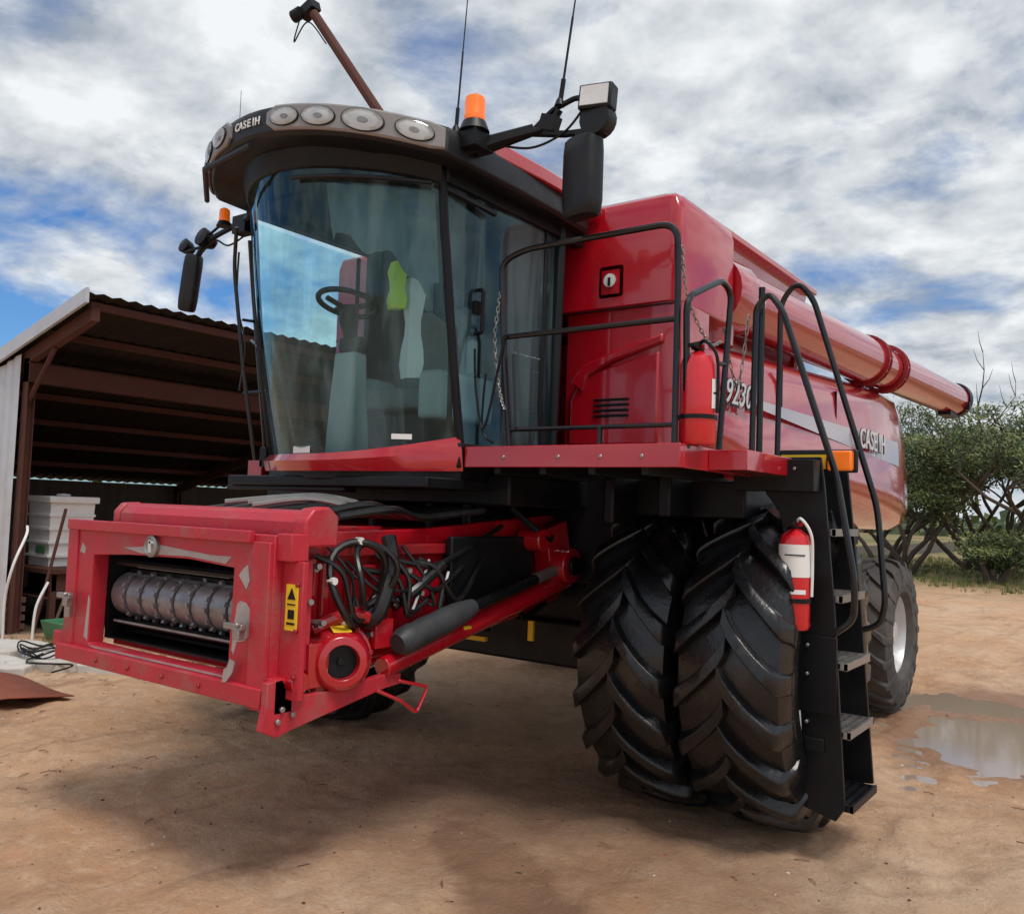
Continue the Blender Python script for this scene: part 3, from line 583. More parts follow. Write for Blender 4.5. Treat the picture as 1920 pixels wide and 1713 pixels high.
b=MB().use(REDF);b.prism([(-2.78,.78),(-2.70,.74),(-2.62,.76),(-2.05,.86),(-1.93,.87),(-1.93,.92),(-2.05,.93),(-2.35,.90),(-2.62,.90),(-2.68,.99),(-2.76,.98),(-2.76,.88)],0,.86,.90);b.bb((.72,-2.72,.84),(.9,-2.62,.99))
b.use(MET);
for y_,z_ in((-2.70,.81),(-2.62,.83),(-2.68,.86)): b.cyl((.90,y_,z_),(.915,y_,z_),.014,8)
b.use(RED).tube(fillet([(.9,-2.1,.86),(.95,-1.98,.80),(.95,-1.86,.72),(.95,-1.78,.84),(.95,-2.0,.90)],.03),.010,7);b.cyl((.84,-2.62,.97),(.95,-2.62,.97),.05,14);b.obj('lock_arm',fh,.004)
b=MB().use(SLV);p0=Vector((.95,-2.02,1.08));p1=Vector((.95,-1.45,1.22));p2=Vector((.93,-.55,1.40))
b.lathe([(0,.001),(0,.05),(.04,.070),(.10,.073),(.13,.068),(.2,.072),(.28,.068),(.36,.071),(.5,.062),(.60,.045),(.62,.001)],p0,p1-p0,18);b.use(RAIL).cyl(p1-(p1-p0)*.1,p2,.032,14);b.use(MET).cyl(p1+(p2-p1)*.7+Vector((0,0,.002)),p2,.034,14);b.obj('hydraulic_cylinder',H)
b=MB().use(RED);b.tube([(.88,-2.05,.96),(.88,-.40,1.32)],.055,12);b.box((.84,-.50,1.5),(.12,.24,.36),(15,0,0));b.cyl((.78,-.50,1.42),(1.0,-.50,1.42),.11,20);b.use(BLK).cyl((1.0,-.50,1.42),(1.03,-.50,1.42),.06,16);b.use(RED).cyl((.78,-.75,1.58),(.95,-.75,1.58),.07,16);b.use(YEL).box((.89,-1.45,1.11),(.10,.06,.02));b.obj('lift_arm',fh,.008)
b=MB().use(BLK);b.bb((.80,-1.5,1.16),(.84,-.72,1.60));b.bb((.76,-1.48,1.18),(.80,-.75,1.58));b.obj('belt_guard',fh,.01)
HOSE=mat('hose_rubber',(.009,.009,.010),.3,spec=.5,nscale=9,namt=.3,dust=.2,dustcol=(.08,.06,.05))
b=MB().use(HOSE)
def loop(c,ry,rz,x,ph=0):
    return [(x+.05*math.sin(2*a+ph),c[0]+ry*math.cos(a),c[1]+rz*math.sin(a)) for a in [k*math.pi/14 for k in range(28)]]
b.tube(loop((-2.24,1.38),.16,.20,.88),.019,8,closed=True);b.tube(loop((-2.19,1.42),.12,.15,.93,1),.016,8,closed=True)
for i in range(12):
    y0_=-2.44+.065*i;b.tube(spline([(.80,y0_,1.52+random.uniform(-.1,.08)),(.88,y0_+.1,1.42+random.uniform(-.06,.06)),(.9,y0_+random.uniform(0,.3),1.25+random.uniform(-.05,.08)),(.84,y0_+random.uniform(.1,.6),1.38+random.uniform(-.1,.1))]),random.uniform(.008,.015),7)
b.tube(spline([(.8,-2.0,1.5),(.86,-1.7,1.45),(.84,-1.4,1.52),(.8,-1.0,1.66)]),.015,7);b.tube(spline([(.84,-2.0,1.60),(.90,-2.03,1.45),(.92,-2.12,1.25),(.86,-2.15,1.18)]),.038,10);b.tube(spline([(.84,-1.95,1.25),(.88,-1.8,1.35),(.86,-1.6,1.45)]),.03,10)
for i in range(7):
    b.tube(spline([(-.2+.18*i,-2.38,1.70),(.0+.16*i,-2.1,1.74+.01*(i%3)),(.2+.1*i,-1.7,1.70),(.3+.1*i,-1.3,1.75)]),.020,7)
b.obj('hydraulic_hose',fh)
for y_,z_ in((-2.40,1.40),(-2.24,1.585),(-2.10,1.30),(-2.30,1.2)):
    b=MB().use(WHT);b.cyl((.86,y_,z_),(.900,y_,z_),.018,8);b.obj('hose_cap',fh)
for y_,z_ in((-2.46,1.46),(-2.42,1.2),(-2.05,1.28),(-2.0,1.5),(-2.36,1.08),(-1.85,1.42),(-2.1,1.12),(-2.2,1.56),(-2.5,1.3),(-1.75,1.3)):
    b=MB().use(ORG if z_ in(1.28,1.08) else MET);b.cyl((.76,y_,z_),(.88,y_-.02,z_+.01),.014,8);b.cyl((.82,y_-.01,z_),(.85,y_-.01,z_),.021,6);b.obj('hose_coupling',fh)
for q in([(.1,-2.3,1.75),(.35,-2.1,1.79),(.55,-1.9,1.76)],[(-.1,-2.3,1.75),(.25,-2.0,1.80),(.5,-1.9,1.77)],[(.3,-2.42,1.74),(.6,-2.3,1.78),(.75,-2.1,1.73)]):
    b=MB().use(MET);b.tube(spline(q),.014,6);b.obj('steel_pipe',fh)

# ================================================================ fire extinguishers
def extinguisher(loc,r,h,label,bk):
    e=empty('fire_extinguisher',loc,label,'fire extinguisher',"fire extinguishers mounted on the harvester")
    b=MB().use(EXT);b.lathe([(0,.001),(0,r*.9),(.015,r),(h*.76,r),(h*.84,r*.85),(h*.89,r*.4),(h*.9,r*.3),(h*.91,.001)],(0,0,0),(0,0,1),24);b.obj('cylinder',e)
    b=MB().use(BLK);b.cyl((0,0,h*.88),(0,0,h*.95),r*.25,12);b.box((0,-.03,h*.97),(.03,.12,.015),(15,0,0));b.box((0,-.02,h*.92),(.03,.1,.012),(-8,0,0));b.use(RED);b.box((.0,.0,h*.94),(.07,.03,.02));b.obj('valve',e)
    b=MB().use(WHT)
    if bk:
        b.lathe([(h*.47,r+.002),(h*.76,r+.002)],(0,0,0),(0,0,1),24);b.use(BLK).lathe([(h*.66,r+.005),(h*.672,r+.005)],(0,0,0),(0,0,1),8,a0=3.6,a1=4.9)
        b.use(WHT).lathe([(h*.32,r+.002),(h*.36,r+.002)],(0,0,0),(0,0,1),10,a0=3.4,a1=5.0)
    else:
        b.lathe([(h*.34,r+.002),(h*.62,r+.002)],(0,0,0),(0,0,1),10,a0=-1.15,a1=-.45);b.use(BLK).lathe([(h*.48,r+.004),(h*.495,r+.004)],(0,0,0),(0,0,1),10,a0=-1.05,a1=-.5)
    b.obj('paper_label',e)
    b=MB().use(BLK);b.lathe([(h*.24,r+.001),(h*.24,r+.006),(h*.28,r+.006),(h*.28,r+.001)],(0,0,0),(0,0,1),24);b.bb((-.02,r,.05),(.02,r+.03,h*.8));b.obj('bracket',e)
    b=MB().use(WHT if bk else BLK);b.tube(spline([(0,0,h*.95),(.04,-.03,h*.99),(r+.01,-.02,h*.85),(r+.012,0,h*.6),(r+.01,0,h*.3)]),.008,7);b.obj('hose',e)
    return e
extinguisher((2.435,-.60,1.19),.080,.58,'red fire extinguisher with white band strapped to the ladder',1)
extinguisher((2.20,-1.33,2.10),.088,.50,'red fire extinguisher with small white label by the platform railing',0)

# ================================================================ SHED
S=empty('shed',(-9,4,0),'open fronted farm shed with rusty corrugated roof and steel posts','shed')
def loc_(o): 
    o.location=(-S.location.x,-S.location.y,-S.location.z);return o
slope=lambda x:4.07-(-5.9-x)*.262
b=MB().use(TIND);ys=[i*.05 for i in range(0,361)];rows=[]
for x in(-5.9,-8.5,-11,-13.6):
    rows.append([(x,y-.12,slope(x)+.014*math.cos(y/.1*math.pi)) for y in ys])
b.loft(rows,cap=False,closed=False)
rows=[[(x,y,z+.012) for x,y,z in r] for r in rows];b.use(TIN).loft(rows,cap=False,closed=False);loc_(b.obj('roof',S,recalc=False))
b=MB().use(TINW)
b.add([(-5.85,-.16,slope(-5.9)+.05),(-5.85,-.16,slope(-5.9)-.12),(-13.6,-.16,slope(-13.6)-.12),(-13.6,-.16,slope(-13.6)+.05),(-5.85,-.12,slope(-5.9)+.05),(-5.85,-.12,slope(-5.9)-.12),(-13.6,-.12,slope(-13.6)-.12),(-13.6,-.12,slope(-13.6)+.05)],[(0,1,2,3),(4,5,6,7),(0,3,7,4),(1,2,6,5),(0,1,5,4)]);loc_(b.obj('barge_board',S,smooth=0))
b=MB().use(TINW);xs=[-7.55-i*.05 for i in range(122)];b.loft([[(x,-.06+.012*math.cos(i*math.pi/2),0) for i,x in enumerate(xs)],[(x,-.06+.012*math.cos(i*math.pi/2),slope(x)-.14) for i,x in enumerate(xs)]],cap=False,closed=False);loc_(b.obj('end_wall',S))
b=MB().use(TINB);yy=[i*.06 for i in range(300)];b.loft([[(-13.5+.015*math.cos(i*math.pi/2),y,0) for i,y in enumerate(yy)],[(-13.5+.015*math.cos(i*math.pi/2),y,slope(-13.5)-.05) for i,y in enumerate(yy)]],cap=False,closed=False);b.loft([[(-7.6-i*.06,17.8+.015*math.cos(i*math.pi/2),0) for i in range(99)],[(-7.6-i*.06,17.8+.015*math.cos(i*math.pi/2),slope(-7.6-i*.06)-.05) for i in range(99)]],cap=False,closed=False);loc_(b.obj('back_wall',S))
for y in(.05,6,12,17.6):
    for x in(-7.5,-13.3):
        b=MB().use(RUST);h=slope(x)-.2;b.bb((x-.07,y-.05,0),(x+.07,y-.04,h));b.bb((x-.07,y+.04,0),(x+.07,y+.05,h));b.bb((x-.01,y-.04,0),(x+.01,y+.04,h));loc_(b.obj('post',S))
    b=MB().use(RUST)
    x0,x1,d0,d1=-6.0,-13.4,.10,.26
    b.add([(x0,y-.05,slope(x0)-d0),(x0,y-.05,slope(x0)-d1),(x1,y-.05,slope(x1)-d1),(x1,y-.05,slope(x1)-d0),(x0,y+.05,slope(x0)-d0),(x0,y+.05,slope(x0)-d1),(x1,y+.05,slope(x1)-d1),(x1,y+.05,slope(x1)-d0)],[(0,1,2,3),(4,7,6,5),(0,3,7,4),(1,5,6,2),(0,4,5,1),(3,2,6,7)])
    b.tube([(-7.5,y,2.9),(-6.9,y,slope(-6.9)-.26)],.03,6);loc_(b.obj('rafter',S,smooth=0))
for x in(-6.05,-7.0,-8.0,-9.1,-10.2,-11.3,-12.4):
    b=MB().use(RUST);z=slope(x);b.bb((x-.03,0,z-.11),(x+.03,17.8,z-.025));loc_(b.obj('purlin',S,smooth=0))
b=MB().use(RUST);b.bb((-7.58,0,slope(-7.5)-.5),(-7.42,17.7,slope(-7.5)-.26));loc_(b.obj('header_beam',S,smooth=0))
def put(o,label,cat,group=None):
    o['label']=label;o['category']=cat
    if group:o['group']=group
    return o
e=empty('liquid_tank',(-8.05,.85,.80),'weathered white plastic tank with ribs and lid standing on a bench','tank')
b=MB().use(WPL);b.loft([[(-.29,-.27,0),(.25,-.27,0),(.25,.27,0),(-.29,.27,0)],[(-.31,-.30,.84),(.28,-.30,.84),(.28,.30,.84),(-.31,.30,.84)]])
for z in(.12,.30,.48,.66): b.bb((-.325,-.31,z),(.29,.31,z+.035))
b.use(GRNP).bb((-.02,-.318,.17),(.22,-.312,.27))
b.obj('container',e,.02);b=MB().use(WPL).bb((-.36,-.34,.84),(.33,.34,.93)).lathe([(0,.001),(0,.09),(.03,.09),(.04,.001)],(0,0,.93),(0,0,1),18);b.obj('lid',e,.03)
e=empty('bucket',(-7.6,1.75,.80),'white plastic bucket with green writing on a bench','bucket')
b=MB().use(WPL);b.lathe([(0,.001),(0,.15),(.3,.18),(.31,.19),(.33,.19),(.33,.17),(.05,.14)],(0,0,0),(0,0,1),24);b.obj('pail',e);b=MB().use(GRNP);b.lathe([(.08,.163),(.12,.168)],(0,0,0),(0,0,1),24);b.obj('paper_label',e);b=MB().use(MET);b.tube([(.19*math.cos(a),0,.3+.12*math.sin(a)) for a in [k*math.pi/10 for k in range(11)]],.004,5);b.obj('handle',e)
b=MB().use(RUST)
b.bb((-9.1,.4,.73),(-7.4,2.3,.80))
for x in(-9.0,-7.5):
    for y in(.5,2.2): b.bb((x-.04,y-.04,0),(x+.04,y+.04,.73))
b.bb((-9.0,.45,.4),(-7.5,2.2,.43));b.use(BLK).bb((-8.6,.7,.43),(-7.9,1.6,.68));b.use(RUST).bb((-7.5,.45,.5),(-7.46,1.2,.73));put(b.obj('workbench',None,.01),'rusty steel workbench cluttered with parts inside the shed','workbench')
for i,(x,y,z,w,d,h,m,nm) in enumerate([(-7.9,.15,0,.3,.3,.45,WOOD,'wooden_crate'),(-8.5,.2,0,.4,.4,.8,BLK,'oil_drum'),(-9.6,2.8,0,.45,.45,.9,RUST,'oil_drum'),(-10.4,1.6,0,.45,.45,.9,TINB,'oil_drum')]):
    b=MB().use(m)
    if nm=='oil_drum': b.lathe([(0,.001),(0,w*.62),(.02,w*.64),(h*.33,w*.62),(h*.35,w*.65),(h*.37,w*.62),(h*.65,w*.62),(h*.67,w*.65),(h*.69,w*.62),(h,w*.64),(h,w*.6),(h-.02,w*.58),(h-.02,.001)],(0,0,0),(0,0,1),24)
    else:
        for k in range(4): b.bb((-w/2,-d/2,.02+h*k/4),(w/2,-d/2+.02,h*(k+.8)/4)).bb((-w/2,d/2-.02,.02+h*k/4),(w/2,d/2,h*(k+.8)/4)).bb((-w/2,-d/2+.02,.02+h*k/4),(-w/2+.02,d/2-.02,h*(k+.8)/4)).bb((w/2-.02,-d/2+.02,.02+h*k/4),(w/2,d/2-.02,h*(k+.8)/4))
        b.bb((-w/2+.02,-d/2+.02,.02),(w/2-.02,d/2-.02,.04))
    put(b.obj(nm,None,loc=(x,y,z)),{'oil_drum':'steel oil drum standing on the dirt floor inside the shed','wooden_crate':'old slatted wooden crate beside the shed workbench'}[nm],{'oil_drum':'drum','wooden_crate':'crate'}[nm],'oil drums in the shed' if nm=='oil_drum' else None)
b=MB().use(GRNP)
b.loft([[(-7.0,.2,0),(-6.6,.2,0),(-6.6,.55,0),(-7.0,.55,0)],[(-7.05,.15,.22),(-6.55,.15,.22),(-6.55,.6,.22),(-7.05,.6,.22)],[(-7.02,.18,.22),(-6.58,.18,.22),(-6.58,.57,.22),(-7.02,.57,.22)],[(-6.98,.22,.05),(-6.62,.22,.05),(-6.62,.53,.05),(-6.98,.53,.05)]]);put(b.obj('plastic_crate',None,.01),'green plastic crate on the ground by the shed post','crate')
for p in([(-7.2,-.2,0),(-7.1,-.25,.5),(-6.95,-.25,.9),(-7.0,-.1,1.25),(-7.2,0,1.35)],[(-6.9,0,0),(-6.85,0,.4),(-6.8,.1,.7)]):
    b=MB().use(WPL);b.tube(spline(p),.016,7);put(b.obj('plastic_pipe',None),'bent white plastic pipe leaning against the shed post','pipe','plastic pipes by the shed')
for (x,y,l,an,ti) in((-7.15,.35,1.3,20,70),(-6.9,.5,.9,-30,50),(-7.3,.2,1.6,60,80)):
    b=MB().use(WOOD if l<1.5 else RUST);q=Vector((math.cos(R_(an))*math.cos(R_(ti)),math.sin(R_(an))*math.cos(R_(ti)),math.sin(R_(ti))))*l;b.tube([(x,y,0.02),Vector((x,y,0))+q],.022,4);put(b.obj('scrap_bar',None),'old scrap bar leaning among clutter by the shed post','scrap','scrap bars beside the shed post')
b=MB().use(BLK)
for k in range(4):
    b.tube([(-5.4+(.22+.03*k)*math.cos(a)*1.2,-.55+(.20+.02*k)*math.sin(a),.10+.02*k+.04*math.sin(3*a+k)) for a in [j*math.pi/12 for j in range(24)]],.009,6,closed=True)
b.tube(spline([(-5.4,-.6,.1),(-5.1,-.9,.08),(-4.8,-.6,.06),(-4.6,-.9,.05)]),.009,6);put(b.obj('wire_coil',None),'tangled coil of black wire lying on concrete rubble','wire')
for i,(x,y,w,d,h,rz) in enumerate([(-6.3,-.7,1.3,.8,.10,20),(-5.4,-.3,1.4,.9,.08,-10),(-4.7,-.1,1.1,.7,.06,30),(-5.5,-1.0,1.1,.5,.06,5),(-6.8,-1.2,.9,.6,.07,50)]):
    b=MB().use(CONC);n=9;pl=[]
    for k in range(n):
        a=2*math.pi*k/n+random.uniform(-.2,.2);q=random.uniform(.8,1.1);pl.append((w/2*math.cos(a)*q,d/2*math.sin(a)*q))
    b.prism(pl,2,-.05,h);o=b.obj('concrete_slab',None,.015,loc=(x,y,0));o.rotation_euler=(R_(random.uniform(-2,2)),R_(random.uniform(-2,2)),R_(rz));put(o,'broken pale concrete slab lying near the shed','concrete slab','broken slabs beside the shed')
b=MB().use(SHEET);rows=[]
for i in range(21):
    x=-5.9+2.2*i/20;rows.append([(x,-2.5+.1*math.sin(x),.05+.02*math.sin(x*5)),(x+.2,-1.8,.08+.02*math.sin(x*3)),(x+.1,-1.2,.03+.02*math.cos(x*4))])
b.loft(rows,cap=False,closed=False);o=put(b.obj('metal_sheet',None),'rusty red sheet of metal lying flat on the dirt','metal sheet');m_=o.modifiers.new('s','SOLIDIFY');m_.thickness=.01

# ================================================================ GROUND
def axis(lo,hi,c0,c1,st):
    a=list(np.arange(c0,c1,st));v=c1;s=st
    while v<hi: a.append(v);s*=1.18;v+=s
    a.append(hi);v=c0;s=st
    while v>lo: s*=1.18;v-=s;a.insert(0,max(v,lo))
    return a
xs=axis(-400,400,-7.5,5,.038);ys=axis(-60,600,-4.6,7.5,.038)
TR=[(1.7,0,0,.28),(-1.7,0,0,.28),(3.1,0,4,.26),(-3.2,-2.4,62,.24),(-1.0,-3.0,66,.24),(.4,-2.2,38,.2),(-4.2,1,-12,.25),(3.6,-1.5,20,.22)]
PB=[(2.95,3.2,.75,1.15,1.1),(2.35,4.8,.75,.6,1.1),(3.7,5.3,1.0,.8,1.2),(2.35,2.75,.2,.25,.8)]
def gz(x,y):
    d=math.hypot(x,y)
    if d>60: return -.012
    f=.030*noise.noise((x*.45,y*.45,0))+.024*noise.noise((x*1.7,y*1.7,3))+.017*noise.noise((x*5,y*5,7))+.009*noise.noise((x*13,y*13,2))
    if d<14:
        for x0,y0,an,hw_ in TR:
            c_,s_=math.cos(R_(an)),math.sin(R_(an));w=(x-x0)*c_+(y-y0)*s_-.12*math.sin(((y-y0)*c_-(x-x0)*s_)*.6);l=(y-y0)*c_-(x-x0)*s_
            if abs(w)<.5:
                k=.7+.7*noise.noise((x*.8,y*.8,11+x0))
                f+=k*(.024*math.exp(-(abs(w)-hw_-.05)**2/.005)-.018*math.exp(-w*w/.06)+(.018*max(0,math.sin(l*22+abs(w)*18)) if abs(w)<hw_ else 0))
    pd=0
    for px_,py_,ra,rb,kk in PB: pd=max(pd,kk*math.exp(-((x-px_)**2/ra**2+(y-py_)**2/rb**2)))
    f=f*max(.35,1-pd*.6)-.055*pd
    if d>30: f=f*max(0,1-(d-30)/30)
    return f-.012
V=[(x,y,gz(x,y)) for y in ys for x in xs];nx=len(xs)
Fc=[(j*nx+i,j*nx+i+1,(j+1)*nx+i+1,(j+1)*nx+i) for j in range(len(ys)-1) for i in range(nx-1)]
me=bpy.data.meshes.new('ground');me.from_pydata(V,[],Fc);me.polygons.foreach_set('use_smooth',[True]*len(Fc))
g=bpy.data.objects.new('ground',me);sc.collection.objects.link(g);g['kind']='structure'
gm=bpy.data.materials.new('dirt');gm.use_nodes=True;nt=gm.node_tree;B=nt.nodes['Principled BSDF'];N=nt.nodes.new;lk=nt.links.new
tc=N('ShaderNodeTexCoord')
def nz(scale,det=8,rg=.6,dist=0,vec=None):
    n=N('ShaderNodeTexNoise');n.inputs['Scale'].default_value=scale;n.inputs['Detail'].default_value=det;n.inputs['Roughness'].default_value=rg;n.inputs['Distortion'].default_value=dist
    lk(vec or tc.outputs['Object'],n.inputs['Vector']);return n.outputs['Fac']
def mr(s,a,b_,c=0,d=1):
    r=N('ShaderNodeMapRange');r.inputs[1].default_value=a;r.inputs[2].default_value=b_;r.inputs[3].default_value=c;r.inputs[4].default_value=d;lk(s,r.inputs[0]);return r.outputs[0]
def mix(f,a,b_):
    m=N('ShaderNodeMix');m.data_type='RGBA'
    if hasattr(f,'links'): lk(f,m.inputs[0])
    else: m.inputs[0].default_value=f
    for v,k in((a,6),(b_,7)):
        if isinstance(v,tuple): m.inputs[k].default_value=(*v,1)
        else: lk(v,m.inputs[k])
    return m.outputs[2]
def math_(op,a,b_):
    m=N('ShaderNodeMath');m.operation=op
    for v,k in((a,0),(b_,1)):
        if isinstance(v,(int,float)): m.inputs[k].default_value=v
        else: lk(v,m.inputs[k])
    return m.outputs[0]
c=mix(mr(nz(.5,6,.6,.4),.35,.65),(.60,.335,.185),(.65,.45,.30))
c=mix(mr(nz(2.2,9,.7,.8),.46,.72,0,.65),c,(.36,.205,.12))
c=mix(mr(nz(9,8,.75),.5,.75,0,.7),c,(.76,.58,.42))
c=mix(mr(nz(35,6,.8),.52,.70,0,.55),c,(.30,.17,.10))
mp=N('ShaderNodeMapping');mp.inputs['Scale'].default_value=(1.5,.4,1);mp.inputs['Rotation'].default_value=(0,0,R_(-38));lk(tc.outputs['Object'],mp.inputs[0])
damp=mr(nz(.9,9,.68,1.2,mp.outputs[0]),.54,.70,0,.6)
def sph(cx,cy,rx,ry,rz=0):
    gr=N('ShaderNodeTexGradient');gr.gradient_type='SPHERICAL';m2=N('ShaderNodeMapping');m2.vector_type='TEXTURE';m2.inputs['Location'].default_value=(cx,cy,0);m2.inputs['Rotation'].default_value=(0,0,R_(rz));m2.inputs['Scale'].default_value=(rx,ry,10);lk(tc.outputs['Object'],m2.inputs[0]);lk(m2.outputs[0],gr.inputs[0]);return gr.outputs['Fac']
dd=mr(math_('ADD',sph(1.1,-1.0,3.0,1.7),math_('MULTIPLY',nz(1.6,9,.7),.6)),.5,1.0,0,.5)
d3=mr(math_('ADD',sph(2.9,3.9,1.9,3.2),math_('MULTIPLY',nz(1.9,7,.65),.5)),.48,.75,0,.65)
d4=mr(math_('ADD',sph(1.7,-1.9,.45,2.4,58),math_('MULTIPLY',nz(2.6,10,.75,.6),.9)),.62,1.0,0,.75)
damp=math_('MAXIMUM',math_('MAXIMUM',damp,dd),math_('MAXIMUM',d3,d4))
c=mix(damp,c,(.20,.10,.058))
vo=N('ShaderNodeTexVoronoi');vo.inputs['Scale'].default_value=26;lk(tc.outputs['Object'],vo.inputs['Vector'])
peb=mr(vo.outputs['Distance'],.05,.12,1,0);pebm=math_('MULTIPLY',peb,mr(nz(3,4),.55,.62));c=mix(pebm,c,(.42,.34,.27))
sep=N('ShaderNodeSeparateXYZ');lk(tc.outputs['Object'],sep.inputs[0])
far=mr(math_('ADD',sep.outputs['Y'],math_('MULTIPLY',nz(.2,5),12)),24,32);gcol=mix(mr(nz(.08,6,.6),.4,.6),(.12,.13,.04),(.30,.21,.11));c=mix(far,c,gcol)
shed_shade=math_('MULTIPLY',mr(sep.outputs['X'],-7.6,-7.0,1,0),mr(sep.outputs['Y'],-.3,.1,0,1));shed_shade=math_('MULTIPLY',shed_shade,mr(sep.outputs['X'],-14,-13.5,0,1));c=mix(math_('MULTIPLY',shed_shade,.9),c,(.06,.042,.032))  # painted shade: dirt colour darkened over the shed floor
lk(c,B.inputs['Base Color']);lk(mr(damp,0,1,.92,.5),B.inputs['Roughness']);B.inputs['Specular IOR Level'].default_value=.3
bp=N('ShaderNodeBump');bp.inputs['Strength'].default_value=.9;bp.inputs['Distance'].default_value=.045
hh=math_('ADD',nz(12,10,.74),math_('MULTIPLY',nz(60,5,.6),.3));hh=math_('ADD',hh,math_('MULTIPLY',pebm,.35));lk(hh,bp.inputs['Height']);lk(bp.outputs[0],B.inputs['Normal'])
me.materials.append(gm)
WM=mat('puddle_water',(.34,.26,.20),.06,0,0,.8,bump=.04,bscale=8)
b=MB().use(WM);vs=[(3.0,4.0,-.042)]+[(3.0+2.3*math.cos(k*math.pi/24),4.0+2.8*math.sin(k*math.pi/24),-.042) for k in range(48)]
b.add(vs,[(0,1+k,1+(k+1)%48) for k in range(48)])
w=b.obj('water',None,smooth=0,recalc=False);w['kind']='structure'
b=MB().use(CONC)
def peb_(x,y,s,m):
    b.use(m);z=gz(x,y);q=[Vector((random.uniform(.7,1)*s*a,random.uniform(.6,1)*s*bb_,random.uniform(.4,.7)*s*cc)) for a,bb_,cc in((1,0,0),(0,1,0),(-1,0,0),(0,-1,0),(0,0,1),(0,0,-1))]
    b.add([(x+v.x,y+v.y,z+v.z*.8+s*.1) for v in q],[(0,1,4),(1,2,4),(2,3,4),(3,0,4),(1,0,5),(2,1,5),(3,2,5),(0,3,5)])
for i in range(1800):
    x=random.uniform(-6,5);y=random.uniform(-4.6,8) if random.random()<.5 else random.uniform(-4.2,0)
    peb_(x,y,random.choice([.004,.005,.006,.008,.01,.014]),random.choice([CONC,WOOD,WOOD,SHEET,RUST]))
for i in range(110):
    x=random.uniform(-5,4);y=random.uniform(-3.8,1.5);a=random.uniform(0,6.28);l=random.uniform(.03,.10);z=gz(x,y)+.006;b.use(WOOD);b.tube([(x,y,z),(x+l*math.cos(a)*.5,y+l*math.sin(a)*.5,z+.006),(x+l*math.cos(a),y+l*math.sin(a),z)],.003,4)
o=b.obj('gravel',None,smooth=0);o['kind']='stuff'
DG=mat('dry_grass',(.34,.26,.12),.9,nscale=3,namt=.4);GG=mat('green_grass',(.11,.15,.04),.9,nscale=3,namt=.4)
b=MB()
def tuft(x,y,h,n,m):
    b.use(m)
    for k in range(n):
        a=random.uniform(0,6.28);r=random.uniform(0,h*.6);px,py=x+r*math.cos(a),y+r*math.sin(a);l=h*random.uniform(.5,1.1);dx,dy=random.uniform(-.4,.4)*l,random.uniform(-.4,.4)*l;w_=.006+h*.01
        b.add([(px-w_,py,0),(px+w_,py,0),(px+dx,py+dy,l)],[(0,1,2)])
for i in range(300):
    x=random.uniform(-7.4,-3.6);y=random.uniform(-1.5,5) if x<-5.2 else random.uniform(-.4,1.2);tuft(x,y,random.uniform(.04,.12),14,random.choice([DG,DG,GG]))
for i in range(2600):
    y=random.uniform(21,45);x=random.uniform(-9,12);tuft(x,y,random.uniform(.08,.28),10,random.choice([DG,GG,GG]))
o=b.obj('grass',None,smooth=0,recalc=False);o['kind']='stuff'
